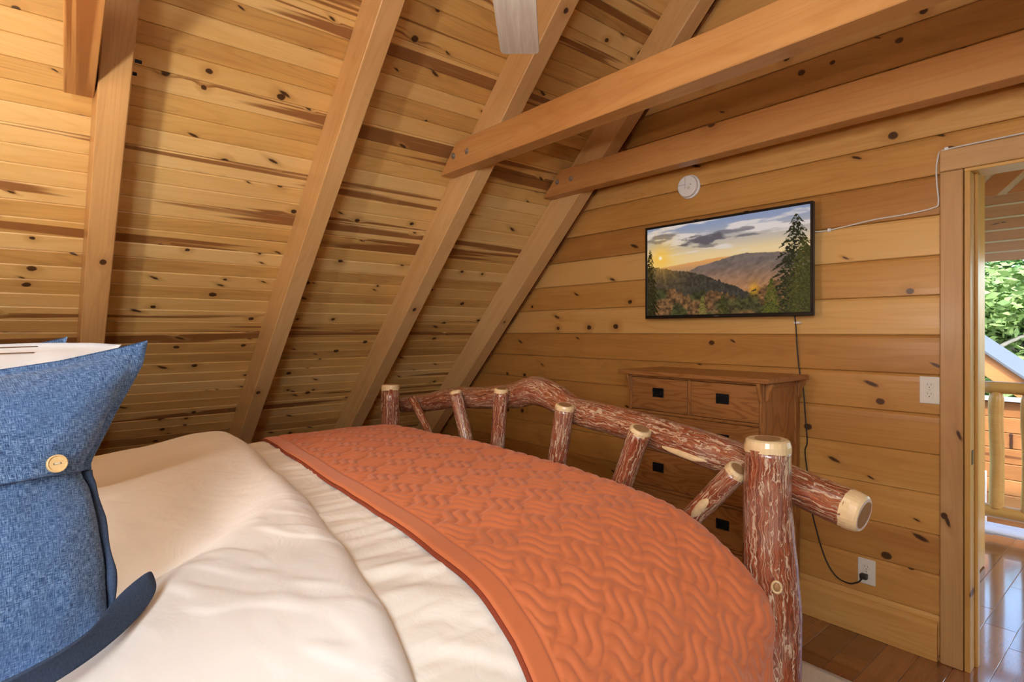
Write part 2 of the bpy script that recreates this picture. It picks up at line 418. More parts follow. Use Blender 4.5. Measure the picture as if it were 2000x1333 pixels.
def greywash():
    N = NT('grey_washed_blade')
    tc = N.n('TexCoord').outputs['Object']
    g = N.noise(N.vmath('MULTIPLY', tc, (3, 45, 45)), 1.0, 3, 0.55, 0.6)
    f = N.noise(N.vmath('MULTIPLY', tc, (10, 260, 260)), 1.0, 2, 0.5)
    t = N.math('ADD', N.math('MULTIPLY', g, 0.75), N.math('MULTIPLY', f, 0.25))
    col = N.ramp(t, [(0.3, (0.40, 0.36, 0.31)), (0.6, (0.56, 0.52, 0.46)), (0.8, (0.66, 0.62, 0.56))])
    return N.fin(col, 0.5, 0.4)
M_BLADE = greywash()
M_STEEL = simple('brushed_nickel', (0.45, 0.43, 0.40), 0.3, 0.5, 0, 0.9, nscale=80, namt=0.1)

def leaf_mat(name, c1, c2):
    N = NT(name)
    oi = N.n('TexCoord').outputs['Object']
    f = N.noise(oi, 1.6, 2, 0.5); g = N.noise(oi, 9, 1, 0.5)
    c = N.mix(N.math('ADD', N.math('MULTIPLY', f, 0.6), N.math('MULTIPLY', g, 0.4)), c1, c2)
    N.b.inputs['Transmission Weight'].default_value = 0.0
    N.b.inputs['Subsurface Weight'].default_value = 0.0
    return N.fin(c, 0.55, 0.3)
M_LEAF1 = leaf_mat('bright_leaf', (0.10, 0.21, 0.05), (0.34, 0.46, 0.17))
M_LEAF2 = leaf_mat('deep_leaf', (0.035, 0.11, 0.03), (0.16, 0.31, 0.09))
M_TRUNK = simple('pale_birch_bark', (0.55, 0.50, 0.44), 0.8, nscale=12, namt=0.4)

def screen_mat():
    N = NT('lit_screen')
    a = N.n('Attribute', attribute_name='Col').outputs['Color']
    N.put(N.b.inputs['Emission Color'], a); N.b.inputs['Emission Strength'].default_value = 0.98
    return N.fin((0.008, 0.008, 0.010), 0.25, 0.4)
M_SCREEN = screen_mat()

# ------------------------------------------------------------------ shell: geometry of the loft room
S2 = math.sqrt(0.5)
BC, BR = 5.144, 4.875                # ceiling boards: z = x + BC ; rafter undersides: z = x + BR
RX = -0.95; RZ = RX + BC              # ridge
YF, YB = -0.95, 2.95                  # wall behind the headboard, television wall
XE = RX - RZ; XW = RX + RZ            # where the two slopes meet the floor
DOOR_L, DOOR_R, DOOR_T = -0.574, 0.236, 2.055

# floor slab + planks
fl = box('floor', XE - 0.05, XW + 0.05, YF - 0.15, YB + 0.12, -0.12, -0.004, M_FLOOR, bev=0)
tag(fl, 'reddish brown polished hardwood plank floor', kind='structure')
pw = 0.118
def plank(x, y0, y1):
    me = bm_plank.get(round(y1 - y0, 3))
    L = y1 - y0
    if me is None:
        bm = box_bm(-pw / 2 + 0.0006, pw / 2 - 0.0006, -L / 2 + 0.0006, L / 2 - 0.0006, -0.014, 0.0, 0.0014)
        me = bpy.data.meshes.new('plank'); bm.to_mesh(me); bm.free(); me.materials.append(M_FLOOR)
        bm_plank[round(L, 3)] = me
    obj_of('plank', me, None, fl, Matrix.Translation((x, (y0 + y1) / 2, 0)))
bm_plank = {}
lens = [0.6, 0.8, 1.0, 1.2]
ncol = int((0.95 + 2.4) / pw)
for i in range(ncol):
    x = -2.4 + pw * (i + 0.5)
    y = 1.7 - random.choice([0.0, 0.2, 0.4, 0.6])
    end = 2.945 if x < -0.64 or x > 0.28 else 5.1
    if -0.83 < x < 0.28: end = 5.1
    while y < end - 0.05:
        L = random.choice(lens); y1 = min(y + L, end)
        if end - y1 < 0.2: y1 = end
        if y1 > 1.2: plank(x, y, y1)
        y = y1
hf = box('floor.001', -3.2, 2.4, YB + 0.12, 5.10, -0.12, -0.004, M_FLOOR, bev=0)
tag(hf, 'sunlit glossy hardwood floor of the landing beyond the doorway', kind='structure')
for ch in list(fl.children):
    if ch.location.y > 3.15 or (ch.matrix_basis.translation.y > 3.15):
        ch.parent = hf; ch.matrix_parent_inverse = Matrix.Identity(4)

# ceilings: slab behind, one object for every board
def slope_ceiling(side, name, label):
    sgn = 1 if side == 'left' else -1
    def X(x): return x if sgn == 1 else 2 * RX - x
    off = 0.02 * 2 ** 0.5
    poly = [(X(XE - 0.15 - off), -0.15), (X(RX), RZ + off), (X(RX), RZ + off + 0.12), (X(XE - 0.30 - off), -0.15)]
    c = prism(name, poly, 'y', YF - 0.15, YB + 0.15, M_CONC)
    tag(c, label, kind='structure')
    pitch = 0.0885; n = int(RZ / S2 / pitch) + 1
    L = YB - YF + 0.02
    prof = [(-pitch / 2 + 0.0005, 0.018), (-pitch / 2 + 0.0005, 0.0042), (-pitch / 2 + 0.0050, 0.0), (pitch / 2 - 0.0050, 0.0), (pitch / 2 - 0.0005, 0.0042), (pitch / 2 - 0.0005, 0.018)]
    V = [(-L / 2, a, b) for a, b in prof] + [(L / 2, a, b) for a, b in prof]
    k = len(prof)
    Fc = [tuple(range(k)), tuple(reversed(range(k, 2 * k)))] + [(i, i + k, (i + 1) % k + k, (i + 1) % k) for i in range(k)]
    me = bpy.data.meshes.new('board'); me.from_pydata(V, [], Fc); me.update()
    bm = bmesh.new(); bm.from_mesh(me); bmesh.ops.recalc_face_normals(bm, faces=bm.faces); bm.to_mesh(me); bm.free()
    me.materials.append(M_CEIL)
    for i in range(n):
        d = 0.02 + pitch * (i + 0.5)
        if d > RZ / S2 - 0.02: break
        x = XE + d * S2; z = d * S2
        m = axes((0, 1, 0), (sgn * S2, 0, S2), (-sgn * S2, 0, S2), (X(x), (YF + YB) / 2, z))
        obj_of('board', me, None, c, m)
    return c
slope_ceiling('left', 'ceiling', 'knotty pine boarded slope of the ceiling behind the rafters')
slope_ceiling('right', 'ceiling.001', 'opposite knotty pine slope of the ceiling over the doorway side')

# gable walls from stacked boards
PITCH = 0.1705; Z0 = 0.0187
def gable(name, y, face, mat, label, door=False):
    """face: -1 boards look to -Y (television wall), +1 boards look to +Y"""
    Rz = RZ + 0.15
    if door:
        poly = [(XE - 0.2, -0.1), (DOOR_L - 0.02, -0.1), (DOOR_L - 0.02, DOOR_T + 0.02), (DOOR_R + 0.02, DOOR_T + 0.02), (DOOR_R + 0.02, -0.1), (XW + 0.2, -0.1), (RX, Rz)]
    else:
        poly = [(XE - 0.2, -0.1), (XW + 0.2, -0.1), (RX, Rz)]
    w = prism(name, poly, 'y', min(y - face * 0.016, y - face * 0.12), max(y - face * 0.016, y - face * 0.12), M_CONC)
    tag(w, label, kind='structure')
    rows = int(RZ / PITCH) + 1
    # profile (depth towards the room, height): soft crown with a ledge at the top
    prof = [(-0.016, 0.0008), (-0.0015, 0.0008), (0.0022, 0.005), (0.0032, 0.03), (0.0036, PITCH * 0.5), (0.0030, PITCH - 0.032), (0.0015, PITCH - 0.012), (-0.0030, PITCH - 0.0045), (-0.0060, PITCH - 0.0008), (-0.016, PITCH - 0.0008)]
    for r in range(-1, rows):
        zb = Z0 + PITCH * r
        if zb + PITCH > RZ - 0.01: 
            if zb > RZ - 0.06: break
        spans = [(None, None)]
        if door and zb + PITCH / 2 < DOOR_T: spans = [(None, DOOR_L - 0.03), (DOOR_R + 0.03, None)]
        for a, b in spans:
            V = []; k = len(prof)
            zc = max(zb, 0.0)
            xa = (zc + PITCH / 2 - BC) if a is None else a
            xb = (2 * RX - (zc + PITCH / 2 - BC)) if b is None else b
            xm = (xa + xb) / 2
            for end in (0, 1):
                for d, h in prof:
                    zz = max(zb + h, 0.0); zz = min(zz, RZ - 0.001)
                    if end == 0: x = (zz - BC - 0.004) if a is None else a
                    else: x = (2 * RX - (zz - BC) + 0.004) if b is None else b
                    V.append((x - xm, face * d, zz - zb - PITCH / 2))
            Fc = [tuple(range(k)), tuple(reversed(range(k, 2 * k)))] + [(i, i + k, (i + 1) % k + k, (i + 1) % k) for i in range(k)]
            me = bpy.data.meshes.new('board'); me.from_pydata(V, [], Fc); me.update()
            bm = bmesh.new(); bm.from_mesh(me); bmesh.ops.recalc_face_normals(bm, faces=bm.faces); bm.to_mesh(me); bm.free()
            # material grain runs along local x, board width along local y: swap through the object matrix
            for v in me.vertices: v.co = (v.co.x, v.co.z, -v.co.y)
            me.materials.append(mat)
            m = axes((1, 0, 0), (0, 0, 1), (0, -1, 0), (xm, y, zb + PITCH / 2))
            obj_of('board', me, None, w, m)
    return w
gable('wall_back', YB, -1, M_WALL, 'horizontal knotty pine board wall behind the television', door=True)
gable('wall_front', YF, 1, M_WALL, 'pine board wall behind the head of the bed')

# rafters, each its own beam
RAFT_Y = [(-0.66, -0.56), (0.192, 0.292), (1.100, 1.196), (1.915, 2.018), (2.752, 2.862)]
rlab = ['honey pine rafter out of view beside the headboard wall', 'upright-looking rafter nearest the blue pillows, first from the left',
        'second sloping rafter from the left, without a beam', 'third sloping rafter from the left, carrying the longer beam', 'last sloping rafter, close against the television wall']
dep = 0.19
for (y0, y1), lab in zip(RAFT_Y, rlab):
    L = (RZ - (BC - BR)) / S2 + 0.12
    d0 = 0.0
    m = axes((S2, 0, S2), (0, 1, 0), (-S2, 0, S2), (0 - BR / 2 - 0.0, (y0 + y1) / 2, BR / 2))
    # local origin on the underside line z = x + BR at x = -BR/2
    t0 = -(BR / 2) / S2 + 0.0; t1 = (RX + BR / 2) / S2
    poly = [(t0, 0), (t1, 0), (t1 + dep, dep), (t0 - dep, dep)]
    r = prism('rafter', poly, 'y', -(y1 - y0) / 2, (y1 - y0) / 2, M_RAFT, bev=0.004, matrix=m)
    tag(r, lab, 'rafter', 'sloping roof rafters', 'structure')
    m2 = axes((-S2, 0, S2), (0, 1, 0), (S2, 0, S2), (2 * RX + BR / 2, (y0 + y1) / 2, BR / 2))
    r2 = prism('rafter', poly, 'y', -(y1 - y0) / 2, (y1 - y0) / 2, M_RAFT, bev=0.004, matrix=m2)
    tag(r2, 'matching ' + lab.split(',')[0] + ' on the opposite slope', 'rafter', 'sloping roof rafters', 'structure')
# narrow dark strip standing in for the shaded gap between last rafter and wall
tr = prism('gap_shade_strip', [(-(BC + 0.0) + 0.03, 0.03), (RX, RX + BC - 0.0), (RX, RX + BC - 0.20), (-(BC - 0.20) + 0.03, 0.03)], 'y', 2.925, 2.9455, M_CEDAR)
tag(tr, 'dark strip standing in for the shaded gap between last rafter and wall', kind='structure')

# collar ties
def bolt(parent, x, y, z, name='bolt'):
    e = bm_to(name, cyl_bm(0.009, 0.010, 6, 0.0015), M_ZINC, parent, matrix=Matrix.Translation((x, y - 0.007, z)) @ Matrix.Rotation(math.pi / 2, 4, 'X'))
    bm_to('washer', cyl_bm(0.017, 0.003, 20), M_ZINC, e, matrix=Matrix.Translation((x, y - 0.0015, z)) @ Matrix.Rotation(math.pi / 2, 4, 'X'))
    return e
def tie(y0, y1, xl, lab, yaw=0.0, front=True):
    xr = 2 * RX - xl
    zb, zt = 2.30, 2.457
    loc = Matrix.Translation((RX, (y0 + y1) / 2, (zb + zt) / 2))
    poly = [(xl - RX, zb - (zb + zt) / 2), (xr - RX, zb - (zb + zt) / 2), (xr - RX - (zt - zb), (zt - zb) / 2), (xl - RX + (zt - zb), (zt - zb) / 2)]
    # grain width along local y: build in x-y then stand it up
    t = prism('tie_beam', [(a, b) for a, b in poly], 'z', -(y1 - y0) / 2, (y1 - y0) / 2, M_TIE, bev=0.003,
              matrix=Matrix.Translation((xl, (y0 + y1) / 2, 0)) @ Matrix.Rotation(yaw, 4, 'Z') @ Matrix.Translation((-xl, -(y0 + y1) / 2, 0)) @ axes((1, 0, 0), (0, 0, 1), (0, -1, 0), (RX, (y0 + y1) / 2, (zb + zt) / 2)))
    tag(t, lab, 'beam', 'horizontal tie beams bolted to the rafters', 'structure')
    for dx in (0.135, 0.262):
        if front: bolt(t, xl + dx, y0, 2.384 - (dx - 0.135) * 0.02)
        bm_to('bolt_end', cyl_bm(0.007, 0.022, 6, 0.001), M_IRON, t, matrix=Matrix.Translation((xl + dx, y1 + 0.103 + 0.010, 2.384)) @ Matrix.Rotation(math.pi / 2, 4, 'X'))
    return t
tie(0.098, 0.191, -2.735, 'tie beam whose underside shows at the top left, on the first rafter', -0.036, False)
tie(1.822, 1.914, -2.80, 'long tie beam crossing the upper right, bolted to the third rafter')
tie(2.662, 2.751, -2.825, 'tie beam just in front of the television wall, above the smoke alarm')

# doorway
d1 = empty('door_1', (-0.17, YB, 0.0)); tag(d1, 'open doorway with pine casing at the right', kind='structure')
box('casing', -0.676, -0.594, YB - 0.022, YB - 0.003, 0.0, 2.068, M_TRIM, None, 0.004)
cas = bpy.data.objects['casing']
def vert_board(name, x0, x1, y0, y1, z0, z1, mat, parent, bev=0.003):
    """upright board: local x runs up the board so that the grain is vertical"""
    return bm_to(name, box_bm(-(z1 - z0) / 2, (z1 - z0) / 2, -(x1 - x0) / 2, (x1 - x0) / 2, -(y1 - y0) / 2, (y1 - y0) / 2, bev), mat, parent,
                 matrix=axes((0, 0, 1), (1, 0, 0), (0, 1, 0), ((x0 + x1) / 2, (y0 + y1) / 2, (z0 + z1) / 2)))
bpy.data.objects.remove(cas)
def vb_world(name, x0, x1, y0, y1, z0, z1, mat, parent, bev=0.003):
    return vert_board(name, x0, x1, y0, y1, z0, z1, mat, parent, bev)
vb_world('casing', -0.676, -0.597, YB - 0.022, YB - 0.0035, 0.0, 2.068, M_TRIM, d1, 0.004)
vb_world('casing', 0.259, 0.340, YB - 0.022, YB - 0.0035, 0.0, 2.068, M_TRIM, d1, 0.004)
box('head_casing', -0.676, 0.340, YB - 0.026, YB - 0.0035, 2.069, 2.157, M_TRIM, d1, 0.004, matrix=None)
vb_world('jamb', -0.594, DOOR_L, YB - 0.016, YB + 0.125, 0.0, DOOR_T, M_LOGY, d1, 0.002)
vb_world('jamb', DOOR_R, 0.256, YB - 0.016, YB + 0.125, 0.0, DOOR_T, M_LOGY, d1, 0.002)
box('head_jamb', -0.594, 0.256, YB - 0.016, YB + 0.125, DOOR_T, DOOR_T + 0.0135, M_LOGY, d1, 0.002)
vb_world('door_stop', DOOR_L, DOOR_L + 0.011, YB + 0.055, YB + 0.09, 0.0, DOOR_T, M_LOGY, d1, 0.002)
vb_world('door_stop', DOOR_R - 0.011, DOOR_R, YB + 0.055, YB + 0.09, 0.0, DOOR_T, M_LOGY, d1, 0.002)
box('strike_plate', DOOR_L - 0.001, DOOR_L + 0.0016, YB + 0.004, YB + 0.030, 0.85, 0.91, M_BRONZE, d1, 0.0008)

# baseboard
bbo = prism('baseboard_back', [(YB - 0.0035, 0.001), (YB - 0.024, 0.001), (YB - 0.024, 0.140), (YB - 0.020, 0.156), (YB - 0.010, 0.163), (YB - 0.0035, 0.164)], 'x', -4.6, -0.684, M_WALL)
tag(bbo, 'pine baseboard along the television wall', kind='structure')

# ------------------------------------------------------------------ bed
BX, FY = -1.76, 1.50
bed = empty('log_bed', (BX, 0.40, 0.0))
tag(bed, 'rustic log bed frame with red bark footboard', 'bed')
def log(name, pts, rad, parent, seed, cut=(False, False), seg=20, sub=8, rough=0.05, peel=0.016, heart=0.72):
    o, fr = tube(name, pts, rad, M_BARK, parent, seg, sub, True, rough, seed)
    for which, k in ((0, 0), (1, -1)):
        if not cut[which]: continue
        P, u, w, T, R = fr[k]; dr = -T if k == 0 else T
        V, Fc = [], []
        rings = [(-0.006, 1.012), (peel * 0.35, 1.0), (peel * 0.85, 0.93), (peel, 0.84)]
        for h, q in rings:
            for j in range(seg):
                a = 2 * math.pi * j / seg
                qq = q * (1 + rough * 0.8 * mnoise.noise(Vector((math.cos(a) * 1.3 + seed * 7.1, math.sin(a) * 1.3, h * 3 + seed))))
                jit = 0.18 * peel * mnoise.noise(Vector((math.cos(a) * 2.2 + seed, math.sin(a) * 2.2, 3.3))) if h < 0 else 0
                V.append(P + dr * (h + jit) + qq * R * (math.cos(a) * u + math.sin(a) * w))
        for i in range(len(rings) - 1):
            for j in range(seg):
                q = (j + 1) % seg
                Fc.append((i * seg + j, i * seg + q, (i + 1) * seg + q, (i + 1) * seg + j))
        Fc.append(tuple(range(3 * seg, 4 * seg)))
        ce = mesh_obj('cut_end', V, Fc, M_SAP, o, False)
        V2 = [P + dr * (peel + 0.0008 + 0.0006 * (jj == 0)) for jj in range(1)]
        V2 = [P + dr * (peel + 0.0012)]
        for j in range(seg):
            a = 2 * math.pi * j / seg
            V2.append(P + dr * (peel + 0.0010) + heart * R * (1 + 0.10 * math.sin(a * 2 + seed)) * (math.cos(a) * u + math.sin(a) * w))
        F2 = [(0, 1 + j, 1 + (j + 1) % seg) for j in range(seg)]
        mesh_obj('end_grain', V2, F2, M_HEART, o)
    return o, fr
pn, _ = log('footboard_post', [(-0.690, FY, 0.0115), (-0.694, FY, 0.30), (-0.700, FY, 0.50), (-0.705, FY, 0.66), (-0.716, FY, 0.78), (-0.722, FY, 0.92), (-0.722, FY, 1.088)],
            [0.056, 0.057, 0.060, 0.068, 0.068, 0.061, 0.058], bed, 1, (False, True), 36, 10, 0.05, 0.026, 0.62)
pn['label'] = 'thick near bark post with a cream bevelled top'
pf, _ = log('footboard_post', [(-2.79, FY, 0.0115), (-2.795, FY, 0.5), (-2.80, FY, 1.086)], [0.056, 0.055, 0.050], bed, 2, (False, True), 30, 12, 0.05, 0.024, 0.75)
RYL = 1.615
rail, _ = log('top_rail', [(-0.560, RYL - 0.012, 0.944), (-0.640, RYL - 0.008, 0.960), (-0.74, RYL - 0.003, 0.985), (-0.86, RYL, 1.012), (-1.11, RYL, 1.050), (-1.34, RYL, 1.076), (-1.53, RYL, 1.092), (-1.64, RYL, 1.130), (-1.76, RYL, 1.152), (-1.90, RYL, 1.118),
              (-2.10, RYL, 1.090), (-2.35, RYL, 1.070), (-2.60, RYL, 1.022), (-2.86, RYL, 0.985)],
              [0.051, 0.050, 0.051, 0.054, 0.055, 0.053, 0.052, 0.056, 0.060, 0.054, 0.050, 0.050, 0.048, 0.044], bed, 3, (True, False), 32, 9, 0.07, 0.036, 0.66)
rail['label'] = 'wavy horizontal bark log with a kink'
log('lower_rail', [(-0.70, FY + 0.02, 0.47), (-1.4, FY + 0.03, 0.46), (-2.1, FY + 0.02, 0.47), (-2.79, FY, 0.46)], [0.045, 0.048, 0.047, 0.043], bed, 5, (False, False), 20, 8)
SPY = 1.525
for i, (xt, zt, xb, zb, r, yy) in enumerate([(-2.640, 1.045, -2.37, 0.80, 0.020, 1.540), (-2.225, 1.105, -2.05, 0.62, 0.031, 1.535), (-1.888, 1.143, -1.93, 0.55, 0.031, 1.535),
                                        (-1.510, 1.112, -1.64, 0.55, 0.037, 1.535), (-1.160, 1.070, -1.37, 0.58, 0.037, 1.530), (-0.818, 1.005, -1.24, 0.49, 0.032, 1.515)]):
    mid = ((xt + xb) / 2 + 0.012 * math.sin(i * 2.3), yy, (zt + zb) / 2)
    log('spindle', [(xb, FY + 0.01, zb), mid, (xt, yy, zt)], [r * 1.05, r, r * 1.0], bed, 10 + i, (False, i > 0), 22, 14, 0.06, 0.012, 0.72)
# peeled patches on the slanting spindle and rail, knot on the post
def patch(parent, P, u, w, n, a, b, mat=M_PEEL):
    V = [P + n * 0.004]; k = 16
    for ring, hh in ((0.6, 0.003), (1.0, -0.003)):
        for j in range(k):
            t = 2 * math.pi * j / k
            q = 1 + 0.18 * mnoise.noise(Vector((math.cos(t) * 1.7 + a * 90, math.sin(t) * 1.7, 1.0)))
            V.append(P + u * (a * ring * q * math.cos(t)) + w * (b * ring * q * math.sin(t)) + n * hh)
    Fc = [(0, 1 + j, 1 + (j + 1) % k) for j in range(k)] + [(1 + j, 1 + k + j, 1 + k + (j + 1) % k, 1 + (j + 1) % k) for j in range(k)]
    return mesh_obj('peeled_patch', V, Fc, mat, parent, True)
sp = [o for o in bed.children if o.name.startswith('spindle')][-1]
ax = Vector((-1.24 + 0.818, 0, 0.49 - 1.005)).normalized()
patch(sp, Vector((-0.912, 1.4795, 0.888)), ax, ax.cross(Vector((0, -1, 0))), Vector((0.25, -1, 0.1)).normalized(), 0.042, 0.013)
patch(rail, Vector((-1.02, RYL - 0.052, 1.016)), Vector((-1, 0, 0.13)).normalized(), Vector((0.1, 0.3, 1)).normalized(), Vector((0.1, -1, -0.55)).normalized(), 0.080, 0.014)
kc = Vector((-0.668, FY - 0.0640, 0.755)); ku = Vector((0.92, 0.38, 0)).normalized()
tube('knot_ring', [tuple(kc + ku * (0.011 * math.cos(t)) + Vector((0, 0, 1)) * (0.014 * math.sin(t))) for t in np.linspace(0, 2 * math.pi, 17)], 0.0035, M_PEEL, pn, 6, 2)
patch(pn, kc, ku, Vector((0, 0, 1)), Vector((0.38, -0.92, 0)).normalized(), 0.009, 0.012, M_HEART)
# side rails and headboard (hidden behind the bedding)
for x in (-0.715, -2.80):
    log('side_rail', [(x, -0.75, 0.40), (x, 0.4, 0.405), (x, 1.46, 0.40)], 0.05, bed, 20 + x, (False, False), 18, 8)
for x in (-0.72, -2.80):
    log('headboard_post', [(x, -0.80, 0.001), (x, -0.80, 0.6), (x, -0.80, 1.25)], 0.058, bed, 30 + x, (False, True), 22, 8, 0.05, 0.02)
log('headboard_rail', [(-0.73, -0.80, 1.12), (-1.76, -0.80, 1.22), (-2.79, -0.80, 1.12)], 0.05, bed, 33, (False, False), 20, 10)
log('headboard_rail', [(-0.73, -0.80, 0.62), (-1.76, -0.80, 0.62), (-2.79, -0.80, 0.62)], 0.045, bed, 34, (False, False), 20, 10)
for i in range(6):
    x = -1.0 - i * 0.30
    log('spindle', [(x, -0.80, 0.62), (x + 0.02, -0.80, 0.9), (x, -0.80, 1.17)], 0.028, bed, 40 + i, (False, False), 14, 6)
box('slat_base', -2.74, -0.77, -0.72, 1.44, 0.40, 0.44, M_TRIM, bed, 0.004)

# mattress (under the covers)
mt = bm_to('mattress', box_bm(-2.735, -0.785, -0.70, 1.37, 0.445, 0.80, 0.07, 4), M_PWHITE, smooth=True)
tag(mt, 'thick mattress hidden under the white duvet and orange quilt', 'mattress')

# bedding profile across the bed (x, z), measured along the cloth from the middle of the bed
NEAR = [(-1.76, 0.935), (-1.37, 0.930), (-1.14, 0.917), (-0.95, 0.893), (-0.84, 0.848), (-0.755, 0.785), (-0.695, 0.69), (-0.665, 0.56), (-0.655, 0.42), (-0.65, 0.26)]
FAR = [(-1.76, 0.935), (-2.20, 0.930), (-2.50, 0.920), (-2.68, 0.892), (-2.765, 0.83), (-2.80, 0.72), (-2.805, 0.58), (-2.805, 0.40)]
def arc_table(ctrl):
    C = catmull([(a, b, 0) for a, b in ctrl], 24)[:, :2]
    S = np.concatenate([[0], np.cumsum(np.linalg.norm(np.diff(C, axis=0), axis=1))])
    return S, C
SN, CN = arc_table(NEAR); SF, CF = arc_table(FAR)
def prof(s):
    s = np.asarray(s, float)
    xn = np.interp(s, SN, CN[:, 0]); zn = np.interp(s, SN, CN[:, 1])
    xf = np.interp(-s, SF, CF[:, 0]); zf = np.interp(-s, SF, CF[:, 1])
    return np.where(s >= 0, xn, xf), np.where(s >= 0, zn, zf)
def vnoise(x, y, seed=0, octs=3):
    """cheap smooth value noise on arrays"""
    out = np.zeros(np.broadcast(x, y).shape); amp = 1.0; tot = 0
    for o in range(octs):
        rs = np.random.RandomState(seed * 31 + o); G = rs.rand(64, 64)
        fx = np.floor(x).astype(int); fy = np.floor(y).astype(int); tx = x - fx; ty = y - fy
        tx = tx * tx * (3 - 2 * tx); ty = ty * ty * (3 - 2 * ty)
        a = G[fx % 64, fy % 64]; b = G[(fx + 1) % 64, fy % 64]; c = G[fx % 64, (fy + 1) % 64]; d = G[(fx + 1) % 64, (fy + 1) % 64]
        out = out + amp * ((a * (1 - tx) + b * tx) * (1 - ty) + (c * (1 - tx) + d * tx) * ty); tot += amp
        x = x * 2.03 + 5.1; y = y * 2.03 + 9.7; amp *= 0.5
    return out / tot
def smooth01(t): t = np.clip(t, 0, 1); return t * t * (3 - 2 * t)

def cloth(name, s, y, off, mat, extra=None, foot=None, parent=None, thick=0.0):
    """grid s x y of arc coordinates; off: height along the normal; foot: y where the cloth turns down"""
    X, Z = prof(s)
    ds = 0.002
    X2, Z2 = prof(s + ds); X1, Z1 = prof(s - ds)
    tx, tz = X2 - X1, Z2 - Z1; ln = np.hypot(tx, tz); ln = np.where(ln < 1e-6, 1, ln); nx, nz = -tz / ln, tx / ln
    nx = np.where(s > SN[-1] - ds, 1.0, nx); nz = np.where(s > SN[-1] - ds, 0.0, nz)
    Y = y.copy(); ny = np.zeros_like(Y); 
    if foot is not None:
        r = 0.085
        a = np.clip((y - foot) / r, 0, math.pi / 2); over = np.maximum(0, y - foot - r * math.pi / 2)
        Y = np.minimum(y, foot) + r * np.sin(a); Z = Z - r * (1 - np.cos(a)) - over
        # the sides stay pulled in at the corner
        ny = np.sin(a); nz = nz * np.cos(a); nx = nx * np.cos(a)
    if extra is not None: X, Y, Z = extra(X, Y, Z)
    P = np.stack([X + nx * off, Y + ny * off, Z + nz * off], -1)
    ni, nj = s.shape
    idx = np.arange(ni * nj).reshape(ni, nj)
    q = np.stack([idx[:-1, :-1], idx[1:, :-1], idx[1:, 1:], idx[:-1, 1:]], -1).reshape(-1, 4)
    me = bpy.data.meshes.new(name)
    me.vertices.add(ni * nj); me.vertices.foreach_set('co', P.reshape(-1).astype(np.float32))
    me.loops.add(q.size); me.loops.foreach_set('vertex_index', q.reshape(-1).astype(np.int32))
    me.polygons.add(len(q)); me.polygons.foreach_set('loop_start', np.arange(0, q.size, 4, dtype=np.int32))
    me.polygons.foreach_set('loop_total', np.full(len(q), 4, dtype=np.int32))
    me.update(calc_edges=True); me.polygons.foreach_set('use_smooth', np.ones(len(q), dtype=bool))
    o = obj_of(name, me, mat, parent)
    return o, P

Q0X = np.array([-2.80, -2.74, -2.2, -1.7, -1.34, -1.05, -0.8, -0.70, -0.6]); Q0Y = np.array([0.825, 0.81, 0.742, 0.70, 0.675, 0.668, 0.675, 0.665, 0.65])
D0X = np.array([-2.80, -2.6, -2.07, -1.55, -1.08, -0.87, -0.76, -0.6]); D0Y = np.array([0.69, 0.665, 0.63, 0.575, 0.51, 0.485, 0.475, 0.46])

# sheet strip lying under duvet and quilt
sv = np.linspace(-SF[-1] + 0.06, SN[-1] - 0.08, 420); yv = np.linspace(0.25, 1.0, 120)
SS, YY = np.meshgrid(sv, yv, indexing='ij'); Xs, _ = prof(SS)
y0_ = np.interp(Xs, D0X, D0Y) - 0.055; YY = y0_ + (1.0 - y0_) * (YY - 0.25) / 0.75
wr = 0.026 * (vnoise(SS * 17 + 3 * vnoise(SS * 2, YY * 4, 5, 1), YY * 2.2, 1, 2) - 0.5) + 0.010 * (vnoise(SS * 48, YY * 4, 2, 2) - 0.5)
sh, _ = cloth('bed_sheet', SS, YY, 0.004 + wr, M_SHEET)
tag(sh, 'rumpled ivory sheet strip showing between duvet and orange quilt', 'sheet')

# duvet
sv = np.linspace(-SF[-1] + 0.10, SN[-1] - 0.02, 420); yv = np.linspace(0, 1, 260)
SS, TT = np.meshgrid(sv, yv, indexing='ij'); Xs, Zs = prof(SS)
edge = np.interp(Xs, D0X, D0Y) + 0.012 * (vnoise(SS * 6, SS * 0 + 2, 9, 2) - 0.5)
YY = -0.62 + (edge + 0.62) * TT
dist = edge - YY
loft = 0.050 * np.sqrt(np.clip(1 - np.clip(1 - dist / 0.075, 0, 1) ** 2, 0, 1)) - 0.006
d1_ = (Xs + 1.0) * -0.70 + (YY - 0.07) * -0.714           # across the long fold that runs from the pillow to the quilt
fold = -0.050 * smooth01(d1_ / 0.15) * (1 - smooth01((d1_ - 0.16) / 0.30)) - 0.012 * smooth01((d1_ - 0.50) / 0.12)
fold += 0.008 * np.exp(-(d1_ / 0.06) ** 2)
fold *= smooth01((edge - 0.02 - YY) / 0.22)
hump = 0.036 * np.exp(-((YY - 0.52) / 0.16) ** 2) * smooth01((-1.9 - Xs) / 0.6)
sag = -0.030 * smooth01((0.30 - YY) / 0.35) * smooth01((-2.2 - Xs) / 0.5)
al_ = (Xs + 1.0) * -0.714 + (YY - 0.07) * 0.70
ac_ = (Xs + 1.0) * 0.70 + (YY - 0.07) * 0.714
w1 = vnoise(al_ * 4.5 + 10, ac_ * 15 + 2.5 * vnoise(al_ * 5 + 3, ac_ * 4 + 7, 25, 2) + 20, 24, 2)
w2 = vnoise(al_ * 16 + ac_ * 9 + 40, ac_ * 8 - al_ * 3 + 30, 26, 2)
w3 = vnoise(ac_ * 5 + 10 + al_ * 3, al_ * 17 - ac_ * 4 + 30, 27, 2)
nearm = smooth01((0.10 - d1_) / 0.15)
